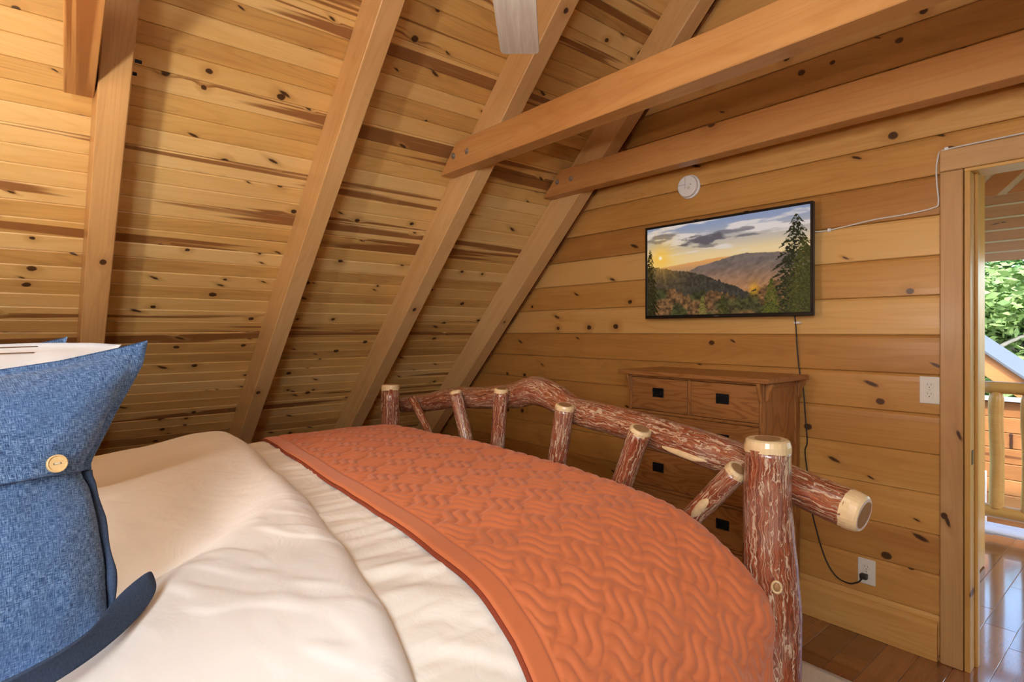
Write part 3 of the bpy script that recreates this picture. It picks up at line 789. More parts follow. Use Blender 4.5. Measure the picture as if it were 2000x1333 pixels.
wr = 0.012 * (vnoise(SS * 5, YY * 6, 21, 2) - 0.5) + (0.25 + 0.75 * nearm) * (0.008 * (w1 - 0.5) + 0.005 * (w2 - 0.5) + 0.0035 * smooth01((w3 - 0.55) / 0.14))
hump = hump + fold
dv, _ = cloth('duvet', SS, YY, loft + hump + sag + wr, M_DUVET)
tag(dv, 'plump ivory white duvet folded back below the blue pillows', 'duvet')

# quilt across the foot of the bed, with stitched basket-weave channels
st = 0.0036
sv = np.arange(-SF[-1] + 0.20, SN[-1] + 0.10, st); nY = 262
tv = np.linspace(0, 1, nY)
SS, TT = np.meshgrid(sv, tv, indexing='ij'); Xs, _ = prof(SS)
q0 = np.interp(Xs, Q0X, Q0Y) + 0.010 * (vnoise(SS * 5, SS * 0 + 4.4, 12, 2) - 0.5)
YEND = 1.345 + 0.134 + 0.20
YY = q0 + (YEND - q0) * TT
cell = 0.098
pu, pv = (SS + YY) * 0.7071 / cell + 0.3, (SS - YY) * 0.7071 / cell + 0.15
iu, iv = np.floor(pu), np.floor(pv); a, b = pu - iu, pv - iv
par = ((iu + iv) % 2) == 0
along = np.where(par, b, a); across = np.where(par, a, b)
wav = across + 0.115 * np.sin(2 * np.pi * along) + 0.02 * (vnoise(pu * 1.3, pv * 1.3, 6, 1) - 0.5)
ch = np.abs(np.sin(np.pi * 3 * np.clip(wav, 0, 1)))
h = ch ** 0.5
endf = np.minimum(1, np.minimum(along, 1 - along) / 0.10) ** 0.5
out = (wav < 0) | (wav > 1)
h = np.where(out, 0.35, h) * (0.45 + 0.55 * endf)
inb = YY - q0
border = smooth01((inb - 0.052) / 0.02)
h = h * border + (1 - border) * (0.75 + 0.25 * np.sin(inb * 0))
seam = np.exp(-((inb - 0.056) / 0.0045) ** 2); h = h - 0.7 * seam * (inb < 0.09)
edge_r = np.sqrt(np.clip(1 - np.clip(1 - inb / 0.010, 0, 1) ** 2, 0, 1))
big = 0.012 * (vnoise(SS * 4.5, YY * 5, 33, 2) - 0.5)
off = 0.010 + 0.0082 * h + 0.006 * edge_r + big
def hang(X, Y, Z):
    k = smooth01((0.80 - Z) / 0.30) * (X > -1.5)
    f = np.sin((Y - 0.70) * 13.0 + Z * 2.5) * 0.030 + np.sin((Y - 0.4) * 27.0) * 0.009
    X = X + k * (f + 0.008)
    # gathered in behind the near post's corner
    kk = smooth01((Y - 1.20) / 0.22) * smooth01((0.88 - Z) / 0.25) * (X > -1.5)
    X = X + kk * (0.034 * np.exp(-((Z - 0.73) / 0.09) ** 2) - 0.022 * smooth01((0.66 - Z) / 0.2))
    Z = np.maximum(Z, 0.12)
    Y = np.where(X > -1.0, np.minimum(Y, 1.425), Y)
    return X, Y, Z
ql, QP = cloth('quilt', SS, YY, off, M_QUILT, extra=hang, foot=1.345)
tag(ql, 'rust orange quilt with stitched wavy basket pattern over the bed foot', 'quilt')
# binding along its front edge
ep = QP[::6, 0, :].copy(); ep[:, 1] -= 0.002; ep[:, 2] -= 0.005
tube('binding', [tuple(p) for p in ep], 0.0055, M_BIND, ql, 8, 1, True)

# ------------------------------------------------------------------ pillows
def pillow(name, C, a, b, n, w, h, T, mat, emp, right=None, top=None, seed=0, flange=True, N_=56, bot=1.0):
    C, a, b, n = Vector(C), Vector(a).normalized(), Vector(b).normalized(), Vector(n).normalized()
    K = N_
    V, A, Fc = [], [], []
    g = np.linspace(-1, 1, K)
    def warp(u, v):
        # outline: corners pulled out, sides drawn in
        rx = np.interp(v, *right) if right else 1 - 0.09 * (1 - v * v) ** 1
        lx = 1 - 0.09 * (1 - v * v)
        ty = np.interp(u, *top) if top else 1 - 0.10 * (1 - u * u)
        by = bot * (1 - 0.06 * (1 - u * u))
        X = u * (rx if u > 0 else lx) * w; Y = v * (ty if v > 0 else by) * h
        if right and v < -0.9 and u > 0.9:
            pass
        return X, Y
    def thick(u, v):
        uu, vv = min(1, abs(u) / 0.95), min(1, abs(v) / 0.95)
        return T * ((1 - uu ** 2.6) ** 0.55) * ((1 - vv ** 2.6) ** 0.55) + 0.003
    for side in (1, -1):
        base = len(V)
        for i, u in enumerate(g):
            for j, v in enumerate(g):
                X, Y = warp(u, v); t = thick(u, v)
                t += (0.006 * (mnoise.noise(Vector((u * 2.2 + seed, v * 3.0, side * 2.0)))) + 0.010 * max(0, -v + 0.1) * mnoise.noise(Vector((u * 1.6 - v * 1.5 + seed, v * 6.0 + u * 2.5, side * 3.0))) + 0.004 * mnoise.noise(Vector((u * 5 + v * 3 + seed, v * 7 - u * 4, side)))) * min(1, t / (0.3 * T))
                V.append(C + a * X + b * Y + n * (side * t)); A.append((X, Y, side))
        for i in range(K - 1):
            for j in range(K - 1):
                q = (base + i * K + j, base + (i + 1) * K + j, base + (i + 1) * K + j + 1, base + i * K + j + 1)
                Fc.append(q if side == 1 else tuple(reversed(q)))
    # close the rim
    loop = [i * K for i in range(K)] + [(K - 1) * K + j for j in range(1, K)] + [i * K + K - 1 for i in range(K - 2, -1, -1)] + [j for j in range(K - 2, 0, -1)]
    off_ = K * K
    for q in range(len(loop)):
        r = (q + 1) % len(loop); Fc.append((loop[q], loop[r], loop[r] + off_, loop[q] + off_))
    body = mesh_obj('cover', V, Fc, mat, emp, True, A)
    return body, warp, thick, (C, a, b, n, w, h)

def axes_of(yaw, tilt):
    """n: outward face normal, yaw from +X towards +Y, tilt leaning back"""
    n = Vector((math.cos(yaw) * math.cos(tilt), math.sin(yaw) * math.cos(tilt), math.sin(tilt)))
    a = Vector((-math.sin(yaw), math.cos(yaw), 0)); b = n.cross(a).normalized()
    return a, b, n
pa, pb, pn_ = axes_of(math.radians(16), math.radians(15))
PC = Vector((-1.06, -0.140, 1.155))
pil = empty('blue_pillow', (PC.x, PC.y, 0.93)); tag(pil, 'large heather blue pillow with wooden button in the left foreground', 'pillow', 'blue buttoned pillows')
RP = ([-1.0, -0.9, -0.7, -0.5, -0.2, 0.0, 0.08, 0.15, 0.25, 0.5, 0.8, 1.0], [0.93, 0.88, 0.885, 0.90, 0.885, 0.86, 0.83, 0.84, 0.90, 1.03, 1.19, 1.25])
TP = ([-1, -0.3, 0.2, 0.6, 0.85, 1.0], [1.0, 0.80, 0.80, 0.88, 0.96, 1.015])
body, warp, thick, fr = pillow('blue_pillow', PC, pa, pb, pn_, 0.265, 0.232, 0.085, M_DENIM, pil, RP, TP, 1, bot=1.16)
C, a_, b_, n_, w_, h_ = fr
# seam ridge along the visible edge, and the flange corner turned out on the duvet
rim = []
for v in np.linspace(-0.98, 0.10, 26):
    X, Y = warp(1.0, v); rim.append(C + a_ * (X - 0.004) + b_ * Y + n_ * (0.006 + 0.004 * math.sin(v * 9)))
tube('seam_flange', [tuple(p) for p in rim], [0.006 + 0.0015 * math.sin(i * 0.8) for i in range(len(rim))], M_DENIMD, pil, 8, 2)
# turned-out bottom flange lying on the duvet
inner = [(-1.080, 0.148), (-1.025, 0.098), (-0.950, 0.070), (-0.905, 0.046), (-0.855, -0.015), (-0.835, -0.075)]
outer = [(-1.082, 0.160), (-1.035, 0.137), (-0.985, 0.104), (-0.925, 0.056), (-0.880, 0.0), (-0.858, -0.07)]
Vf, Ff = [], []
for k, (p, q) in enumerate(zip(inner, outer)):
    for t, z in ((0, 1.004), (0.35, 0.998), (0.7, 0.985), (1.0, 0.967)):
        Vf.append(Vector((p[0] + (q[0] - p[0]) * t, p[1] + (q[1] - p[1]) * t, z + (0.012 if k == 0 else 0.004 * (k == 1)))))
for k in range(len(inner) - 1):
    for q in range(3): Ff.append((k * 4 + q, (k + 1) * 4 + q, (k + 1) * 4 + q + 1, k * 4 + q + 1))
fo = mesh_obj('bottom_flange', Vf, Ff, M_DENIMD, pil, True)
ss_ = fo.modifiers.new('soft', 'SUBSURF'); ss_.levels = 2; ss_.render_levels = 2
sm = fo.modifiers.new('thick', 'SOLIDIFY'); sm.thickness = 0.004
# button flap over the upper part of the face
Vf, Af, Ff = [], [], []
KU, KV = 50, 26
for i in range(KU):
    u = -1 + 2 * i / (KU - 1)
    vlow = 0.035 + 0.085 * (u + 1) / 2 + 0.012 * math.sin(u * 5)
    for j in range(KV):
        v = vlow + (0.985 - vlow) * j / (KV - 1)
        X, Y = warp(u, v)
        t = thick(u, v) + 0.0035 + 0.006 * max(0, 1 - (v - vlow) / 0.08)
        t += 0.006 * (mnoise.noise(Vector((u * 2.2 + 1, v * 3.0, 2.0)))) + 0.004 * mnoise.noise(Vector((u * 5 + v * 3 + 1, v * 7 - u * 4, 1)))
        Vf.append(C + a_ * X + b_ * Y + n_ * t); Af.append((X, Y, 5))
for i in range(KU - 1):
    for j in range(KV - 1): Ff.append((i * KV + j, (i + 1) * KV + j, (i + 1) * KV + j + 1, i * KV + j + 1))
flp = mesh_obj('flap', Vf, Ff, M_DENIM, pil, True, Af)
sm = flp.modifiers.new('thick', 'SOLIDIFY'); sm.thickness = 0.0035; sm.offset = -1
# button
bu, bv = 0.70, 0.175
X, Y = warp(bu, bv); bp = C + a_ * X + b_ * Y + n_ * (thick(bu, bv) + 0.0125)
mb = axes(a_, b_, n_, bp)
bt = bm_to('button', cyl_bm(0.0128, 0.004, 36, 0.0012), M_BUTTON, pil, matrix=mb)
rb = bmesh.new(); 
bmesh.ops.create_circle(rb, radius=0.0128, segments=36)
rb.free()
tube('button_rim', [tuple(bp + n_ * 0.0022 + (a_ * math.cos(t) + b_ * math.sin(t)) * 0.0114) for t in np.linspace(0, 2 * math.pi, 33)], 0.0014, M_BUTTON, bt, 6, 1)
for dx in (-0.0035, 0.0035):
    bm_to('hole', cyl_bm(0.0013, 0.001, 12), M_THREAD, bt, matrix=axes(a_, b_, n_, bp + n_ * 0.0022 + a_ * dx))
box('thread', -0.0035, 0.0035, -0.0008, 0.0008, 0.0022, 0.0034, M_IVORY, bt, 0.0003, matrix=mb)

# white pillow just behind it
PW = PC + Vector((-0.175, -0.035, 0.012))
wp = empty('white_pillow', (PW.x, PW.y, 0.93)); tag(wp, 'white pillow tucked behind the large blue pillow', 'pillow')
wa, wb, wn_ = axes_of(math.radians(14), math.radians(14))
_, wwarp, wthick, wfr = pillow('white_pillow', PW, wa, wb, wn_, 0.330, 0.235, 0.070, M_PWHITE, wp,
       ([-1, -0.2, 0.2, 0.7, 1.0], [0.8, 0.76, 0.72, 0.80, 1.02]), ([-1, -0.3, 0.2, 0.6, 0.85, 1.0], [1.0, 0.90, 0.91, 0.925, 0.92, 0.90]), 4)
for q, vv in enumerate((0.90, 0.97)):
    ln = []
    for u in np.linspace(-0.9, 0.62, 24):
        X, Y = wwarp(u, vv); ln.append(tuple(wfr[0] + wfr[1] * X + wfr[2] * Y + wfr[3] * (wthick(u, vv) + 0.0012)))
    tube('stitched_line', ln, 0.0009, M_THREAD, wp, 5, 1)

# far blue pillow
P2 = Vector((-1.86, -0.225, 1.148))
fp = empty('blue_pillow', (P2.x, P2.y, 0.93)); tag(fp, 'blue pillow farther back, only its top corner showing', 'pillow', 'blue buttoned pillows')
fa, fb, fn = axes_of(math.radians(20), math.radians(8))
pillow('blue_pillow', P2, fa, fb, fn, 0.27, 0.235, 0.085, M_DENIM, fp, RP, TP, 8)

# added tall white pillows, unseen, keeping the lamp's light off the duvet
for q, (x, lab) in enumerate(((-1.27, 'added unseen white pillow blocking lamp light, nearest the near side'), (-1.79, 'added unseen white pillow blocking lamp light, middle of the headboard'), (-2.31, 'added unseen white pillow blocking lamp light on the far side'))):
    e = empty('white_pillow', (x, -0.60, 0.93)); tag(e, lab, 'pillow', 'added pillows that block lamp light')
    ha, hb, hn = axes_of(math.radians(90), math.radians(12))
    pillow('white_pillow', (x, -0.60, 1.205), ha, hb, hn, 0.252, 0.268, 0.06, M_PWHITE, e, seed=11 + q, N_=28)

# ------------------------------------------------------------------ dresser
dr = empty('dresser', (-1.63, 2.74, 0)); tag(dr, 'mission style brown oak chest of drawers under the television', 'dresser')
DX0, DX1, DYF, DYB, DZ = -2.012, -1.245, 2.550, 2.925, 1.162
topo = box('top', -2.060, -1.205, 2.512, 2.935, DZ, DZ + 0.023, M_OAK, dr, 0.003)
box('side_panel', DX1 - 0.022, DX1 - 0.008, DYF + 0.03, DYB - 0.03, 0.09, DZ, M_OAKV, dr, 0.001)
box('side_panel', DX0 + 0.008, DX0 + 0.022, DYF + 0.03, DYB - 0.03, 0.09, DZ, M_OAKV, dr, 0.001)
box('back_panel', DX0 + 0.02, DX1 - 0.02, DYB - 0.014, DYB - 0.004, 0.10, DZ, M_OAKV, dr, 0.001)
for x0, x1 in ((DX0, DX0 + 0.022), (DX1 - 0.022, DX1)):
    for y0, y1 in ((DYF, DYF + 0.045), (DYB - 0.045, DYB)):
        box('leg', x0, x1, y0, y1, 0.0, DZ, M_OAKV, dr, 0.002)
box('side_rail', DX1 - 0.020, DX1 - 0.004, DYF + 0.04, DYB - 0.04, 0.085, 0.15, M_OAK, dr, 0.002)
box('side_rail', DX1 - 0.020, DX1 - 0.004, DYF + 0.04, DYB - 0.04, DZ - 0.03, DZ, M_OAK, dr, 0.002)
box('side_rail', DX0 + 0.004, DX0 + 0.020, DYF + 0.04, DYB - 0.04, 0.085, 0.15, M_OAK, dr, 0.002)
# corbels under the top
def corbel(x, y, axis_, sg):
    p = [(0, 0), (0, -0.085), (0.012, -0.085), (0.018, -0.05), (0.032, -0.018), (0.034, 0)]
    if axis_ == 'x': prism('corbel', [(x + sg * q, DZ + r) for q, r in p], 'y', y - 0.010, y + 0.010, M_OAKV, dr, 0.0015)
    else: prism('corbel', [(y + sg * q, DZ + r) for q, r in p], 'x', x - 0.009, x + 0.009, M_OAKV, dr, 0.0015)
corbel(DX1, DYF + 0.022, 'x', 1); corbel(DX1, DYB - 0.022, 'x', 1); corbel(DX0, DYF + 0.022, 'x', -1); corbel(DX0, DYB - 0.022, 'x', -1)
corbel(DX1 - 0.011, DYF, 'y', -1); corbel(DX0 + 0.011, DYF, 'y', -1)
rows = [(0.972, 1.150), (0.775, 0.958), (0.568, 0.761), (0.358, 0.554), (0.150, 0.344)]
box('front_rail', DX0 + 0.022, DX1 - 0.022, DYF + 0.002, DYF + 0.022, 1.150, DZ, M_OAK, dr, 0.001)
for (z0, z1), nz in zip(rows, rows[1:] + [(0, 0.136)]):
    box('front_rail', DX0 + 0.022, DX1 - 0.022, DYF + 0.002, DYF + 0.022, nz[1], z0, M_OAK, dr, 0.0015)
box('front_rail', DX0 + 0.022, DX1 - 0.022, DYF + 0.004, DYF + 0.022, 0.085, 0.136, M_OAK, dr, 0.0015)
xm = -1.632
box('divider', xm - 0.009, xm + 0.009, DYF + 0.002, DYF + 0.022, 0.972, 1.150, M_OAKV, dr, 0.0015)
def handle(parent, x, z):
    y = DYF - 0.0005
    pl = box('pull_plate', x - 0.034, x + 0.034, y - 0.003, y, z - 0.024, z + 0.024, M_IRON, parent, 0.001)
    tube('bail', [(x - 0.024, y - 0.008, z + 0.006), (x - 0.022, y - 0.013, z - 0.008), (x, y - 0.015, z - 0.014), (x + 0.022, y - 0.013, z - 0.008), (x + 0.024, y - 0.008, z + 0.006)], 0.0030, M_IRON, pl, 8, 4)
    for dx in (-0.024, 0.024):
        bm_to('pivot', cyl_bm(0.0055, 0.012, 12, 0.001), M_IRON, pl, matrix=Matrix.Translation((x + dx, y - 0.006, z + 0.007)) @ Matrix.Rotation(math.pi / 2, 4, 'X'))
def drawer(x0, x1, z0, z1, hx):
    d = box('drawer', x0 + 0.0025, x1 - 0.0025, DYF + 0.0005, DYF + 0.36, z0 + 0.0025, z1 - 0.0025, M_OAK, dr, 0.002)
    for x in hx: handle(d, x, (z0 + z1) / 2 + 0.012)
xl_, xr_ = DX0 + 0.022, DX1 - 0.022
drawer(xl_, xm - 0.009, *rows[0], [-1.815]); drawer(xm + 0.009, xr_, *rows[0], [-1.447])
for z0, z1 in rows[1:]: drawer(xl_, xr_, z0, z1, [-1.815, -1.447])

# ------------------------------------------------------------------ television
TX0, TX1, TZ0, TZ1, TY = -2.135, -1.160, 1.474, 2.026, 2.872
tv_ = empty('television', ((TX0 + TX1) / 2, TY, TZ0)); tag(tv_, 'black flat screen television showing a mountain sunset, on the wall', 'television')
box('back_shell', TX0 + 0.03, TX1 - 0.03, TY + 0.020, TY + 0.045, TZ0 + 0.03, TZ1 - 0.03, M_BLACK, tv_, 0.008)
box('panel', TX0, TX1, TY + 0.002, TY + 0.022, TZ0, TZ1, M_BLACK, tv_, 0.003)
bz = 0.013; bzb = 0.019
box('bezel', TX0, TX1, TY - 0.006, TY + 0.003, TZ1 - bz, TZ1, M_BLACK, tv_, 0.002)
box('bezel', TX0, TX1, TY - 0.006, TY + 0.003, TZ0, TZ0 + bzb, M_BLACK, tv_, 0.002)
box('bezel', TX0, TX0 + bz, TY - 0.006, TY + 0.003, TZ0 + bzb, TZ1 - bz, M_BLACK, tv_, 0.002)
box('bezel', TX1 - bz, TX1, TY - 0.006, TY + 0.003, TZ0 + bzb, TZ1 - bz, M_BLACK, tv_, 0.002)
box('maker_mark', -1.678, -1.650, TY - 0.0066, TY - 0.0058, TZ0 + 0.0070, TZ0 + 0.0105, M_GREYP, tv_, 0.0002)
box('wall_mount', -1.85, -1.45, TY + 0.044, YB - 0.004, 1.62, 1.88, M_IRON, tv_, 0.004)
for x in (-1.80, -1.50): box('mount_hook', x - 0.013, x + 0.013, TY + 0.006, TY + 0.02, TZ1 - 0.001, TZ1 + 0.006, M_IRON, tv_, 0.002)
# the picture on the screen
NX, NZ = 420, 236
ux, uy = np.meshgrid(np.linspace(0, 1, NX), np.linspace(0, 1, NZ), indexing='ij')      # uy: 0 top, 1 bottom
def lerp(c1, c2, t): return np.asarray(c1) * (1 - t[..., None]) + np.asarray(c2) * t[..., None]
img = lerp((138, 152, 184), (196, 182, 166), smooth01(uy / 0.26))
img = img * (1 - smooth01((uy - 0.22) / 0.16)[..., None]) + np.array((238, 206, 150)) * smooth01((uy - 0.22) / 0.16)[..., None]
cl = vnoise(ux * 6 + uy * 3, uy * 24, 41, 6)
img = img + (smooth01((cl - 0.42) / 0.22) * (1 - smooth01((uy - 0.30) / 0.1)))[..., None] * (np.array((230, 218, 212)) - img) * 0.9
for (cxx, cyy, rx, ry, amt) in ((0.40, 0.20, 0.17, 0.055, 0.95), (0.56, 0.15, 0.16, 0.03, 0.6), (0.10, 0.13, 0.15, 0.05, 0.75), (0.66, 0.21, 0.14, 0.022, 0.7), (0.42, 0.265, 0.13, 0.02, 0.6)):
    d = ((ux - cxx) / rx) ** 2 + ((uy - cyy - 0.01 * (vnoise(ux * 14, uy * 3, 42, 2) - 0.5)) / ry) ** 2
    d = d + 3.0 * (vnoise(ux * 12, uy * 30, 43, 5) - 0.5)
    img = img + (amt * smooth01((1.1 - d) / 0.8))[..., None] * (np.array((92, 88, 96)) - img)
sx, sy = 0.098, 0.345
dist_ = np.hypot((ux - sx) * 1.78, uy - sy)
img = img + (np.exp(-(dist_ / 0.15) ** 1.2))[..., None] * (np.array((255, 200, 80)) - img) * 0.85
# distant ridges
def ridge(pts, jag, seed):
    xs, ys = zip(*pts); return np.interp(ux, xs, ys) + jag * (vnoise(ux * 60, ux * 0 + 1.5, seed, 3) - 0.5)
def paint(mask, col):
    global img
    img = img * (1 - mask[..., None]) + np.asarray(col) * mask[..., None]
r1 = ridge([(0, 0.47), (0.2, 0.44), (0.35, 0.42), (0.5, 0.40), (1, 0.42)], 0.01, 51)
paint(smooth01((uy - r1) / 0.01), lerp((226, 160, 92), (186, 140, 100), smooth01((uy - 0.42) / 0.1)))
r2 = ridge([(0, 0.60), (0.25, 0.56), (0.36, 0.475), (0.48, 0.44), (0.58, 0.40), (0.66, 0.385), (0.75, 0.40), (0.85, 0.41), (1, 0.46)], 0.012, 52)
tex = vnoise(ux * 40 + uy * 16, uy * 26, 53, 5)
mcol = lerp((112, 98, 92), (168, 120, 84), smooth01((uy - 0.45) / 0.3)) * (0.8 + 0.4 * tex[..., None])
paint(smooth01((uy - r2) / 0.008), mcol)
r3 = ridge([(0, 0.43), (0.08, 0.45), (0.2, 0.50), (0.32, 0.535), (0.42, 0.59), (0.52, 0.66), (0.6, 0.72), (0.68, 0.79), (0.75, 0.80), (1, 0.7)], 0.05, 54)
t3 = vnoise(ux * 80, uy * 40, 55, 3)
paint(smooth01((uy - r3) / 0.006), np.array((52, 50, 44)) * (0.6 + 0.9 * t3[..., None]) + np.array((40, 24, 4)) * np.exp(-(np.hypot((ux - 0.12) * 1.6, uy - 0.45) / 0.2))[..., None] * 2)
r4 = ridge([(0, 0.66), (0.1, 0.70), (0.2, 0.70), (0.28, 0.78), (0.36, 0.76), (0.46, 0.74), (0.56, 0.80), (0.66, 0.84), (0.72, 0.74), (0.8, 0.70), (1, 0.6)], 0.10, 56)
t4 = vnoise(ux * 60, uy * 40, 57, 5); hue = vnoise(ux * 9, uy * 4, 58, 2)
fcol = lerp((118, 84, 52), (66, 66, 36), smooth01((hue - 0.42) / 0.16)) * (0.25 + 1.35 * t4[..., None])
paint(smooth01((uy - r4) / 0.006), fcol)
paint(0.8 * np.exp(-(np.hypot((ux - 0.705) * 2.2, uy - 0.76) / 0.06) ** 2) * (t4 > 0.4), (226, 158, 34) * np.ones_like(img))
def spruce(cx0, top, bot, halfw, seed, col, lean=0.0):
    yy = (uy - top) / (bot - top)
    tier = 0.42 + 0.58 * np.abs(((yy * 13 - 2.5 * np.abs(ux - cx0) / halfw + 0.5 * vnoise(ux * 8, uy * 8, seed + 5, 1)) % 1.0))
    hw = halfw * np.clip(yy, 0, 1) ** 0.72 * tier + 0.004
    jag = 0.45 * vnoise(ux * 90, uy * 70, seed, 3) + 0.7
    mk = (np.abs(ux - cx0 - lean * yy) < hw * jag) & (yy > 0)
    tx_ = vnoise(ux * 110, uy * 80, seed + 1, 3)
    paint(mk * (0.9 * (tx_ < 0.62) + 0.15), np.asarray(col) * (0.35 + 1.3 * tx_[..., None]))
spruce(0.93, 0.07, 1.15, 0.23, 61, (40, 46, 26)); spruce(0.97, 0.30, 1.1, 0.17, 63, (66, 68, 26))
spruce(0.02, 0.24, 1.1, 0.10, 65, (44, 40, 16)); spruce(0.52, 0.80, 1.15, 0.07, 67, (60, 62, 26)); spruce(0.39, 0.80, 1.2, 0.06, 69, (120, 108, 52))
spruce(0.80, 0.66, 1.2, 0.09, 71, (84, 86, 30))
ang = np.arctan2(uy - sy, (ux - sx) * 1.78)
rays_ = (np.cos(ang * 7) ** 20) * np.exp(-dist_ / 0.14)
img = img + (np.clip(rays_ * 0.5 + np.exp(-(dist_ / 0.10) ** 1.2) * 0.6, 0, 1) * (uy < 0.75))[..., None] * (np.array((255, 190, 60)) - img)
img = img + np.exp(-(dist_ / 0.022) ** 2)[..., None] * (np.array((255, 252, 235)) - img)
img = np.clip(img, 0, 255) / 255.0
lin = np.where(img <= 0.04045, img / 12.92, ((img + 0.055) / 1.055) ** 2.4)
cols = np.concatenate([lin, np.ones(lin.shape[:2] + (1,))], -1).reshape(-1, 4)
px0, px1, pz0, pz1 = TX0 + bz, TX1 - bz, TZ0 + bzb, TZ1 - bz
Vp = np.stack([px0 + (px1 - px0) * ux, np.full_like(ux, TY - 0.0005), pz1 - (pz1 - pz0) * uy], -1).reshape(-1, 3)
ii = np.arange(NX * NZ).reshape(NX, NZ)
Fq = np.stack([ii[:-1, :-1], ii[:-1, 1:], ii[1:, 1:], ii[1:, :-1]], -1).reshape(-1, 4)
scr = mesh_obj('screen', Vp.tolist(), Fq.tolist(), M_SCREEN, tv_, True, cols=cols)
scr['label'] = 'glowing picture of a mountain sunset with dark spruces'

# ------------------------------------------------------------------ wall fittings
def rotY():  # local z towards the room (-Y)
    return Matrix.Rotation(math.pi / 2, 4, 'X')
WY = YB - 0.0036
sa = empty('smoke_alarm', (-1.875, WY, 2.240)); tag(sa, 'round white smoke alarm above the television', 'smoke alarm')
bm_to('base', cyl_bm(0.069, 0.014, 48, 0.003), M_WHITE, sa, matrix=Matrix.Translation((-1.875, WY - 0.007, 2.240)) @ rotY())
cv = bm_to('cover', cyl_bm(0.062, 0.026, 48, 0.007), M_WHITE, sa, matrix=Matrix.Translation((-1.875, WY - 0.026, 2.240)) @ rotY())
box('groove', -1.935, -1.885, WY - 0.0398, WY - 0.0388, 2.2505, 2.2518, M_GREYP, cv, 0); box('groove', -1.8853, -1.8842, WY - 0.0398, WY - 0.0388, 2.225, 2.295, M_GREYP, cv, 0)
bm_to('test_button', cyl_bm(0.009, 0.004, 20, 0.001), M_IVORY, cv, matrix=Matrix.Translation((-1.862, WY - 0.040, 2.228)) @ rotY())
bm_to('indicator', cyl_bm(0.003, 0.002, 12), M_GREYP, cv, matrix=Matrix.Translation((-1.850, WY - 0.0395, 2.246)) @ rotY())

def outlet(xc, zc, lab, plug=False, sw=False):
    e = empty('wall_outlet', (xc, WY, zc)); tag(e, lab, 'outlet', 'ivory wall outlets')
    pl = box('plate', xc - 0.0365, xc + 0.0365, WY - 0.006, WY, zc - 0.058, zc + 0.058, M_IVORY, e, 0.002)
    for dz in (0.0195, -0.0195):
        f = bm_to('receptacle', cyl_bm(0.0165, 0.003, 28, 0.001), M_IVORY, e, matrix=Matrix.Translation((xc, WY - 0.0072, zc + dz)) @ rotY())
        for dx in (-0.0063, 0.0063):
            box('slot', xc + dx - 0.0009, xc + dx + 0.0009, WY - 0.0092, WY - 0.0086, zc + dz + 0.001, zc + dz + 0.009, M_GREYP, f, 0)
        bm_to('ground_hole', cyl_bm(0.0023, 0.001, 12), M_GREYP, f, matrix=Matrix.Translation((xc, WY - 0.0089, zc + dz - 0.007)) @ rotY())
    bm_to('screw', cyl_bm(0.003, 0.0015, 12), M_ZINC, e, matrix=Matrix.Translation((xc, WY - 0.0066, zc)) @ rotY())
    return e
outlet(-0.714, 1.147, 'ivory double outlet beside the door casing')
outlet(-0.955, 0.293, 'ivory outlet low on the wall with a black plug')
def wire(name, pts, r, mat, parent=None): return tube(name, pts, r, mat, parent, 8, 8)[0]
# white cable from the television to the doorway
wc = empty('white_cable', (-0.9, WY, 1.9)); tag(wc, 'thin white cable from the television over the door casing', 'cable')
y_ = WY - 0.005
wire('cord', [(-1.20, y_ - 0.02, 1.890), (-1.150, y_, 1.884), (-1.05, y_, 1.893), (-0.92, y_, 1.908), (-0.80, y_, 1.913), (-0.70, y_, 1.925), (-0.683, y_, 1.945), (-0.688, y_, 2.02), (-0.690, y_, 2.09), (-0.684, y_, 2.140), (-0.676, y_, 2.158), (-0.64, y_ - 0.003, 2.163), (-0.45, y_ - 0.003, 2.166), (-0.20, y_ - 0.003, 2.166), (0.30, y_ - 0.003, 2.166)], 0.0034, M_CABLE_W, wc)
for x, z in ((-1.115, 1.886), (-0.655, 2.164)):
    box('clip', x - 0.007, x + 0.007, y_ - 0.007, WY, z - 0.008, z + 0.008, M_WHITE, wc, 0.002)
# black power cord
bc = empty('power_cord', (-1.25, WY, 0.3)); tag(bc, 'black power cord hanging from the television to the low outlet', 'cord')
wire('cord', [(-1.262, TY + 0.03, 1.49), (-1.264, 2.925, 1.42), (-1.260, 2.932, 1.30), (-1.252, 2.940, 1.19), (-1.236, 2.940, 1.12), (-1.222, 2.938, 0.95), (-1.216, 2.938, 0.85), (-1.226, 2.938, 0.80), (-1.212, 2.938, 0.68), (-1.200, 2.938, 0.55), (-1.17, 2.938, 0.42), (-1.13, 2.936, 0.30), (-1.08, 2.928, 0.235), (-1.02, 2.915, 0.225), (-0.98, 2.910, 0.245), (-0.962, 2.912, 0.268)], 0.0032, M_CABLE_B, bc)
box('plug', -0.975, -0.945, WY - 0.036, WY - 0.010, 0.262, 0.286, M_CABLE_B, bc, 0.005, 2)
box('clip', -1.274, -1.244, 2.918, WY, 1.437, 1.447, M_WHITE, bc, 0.002)

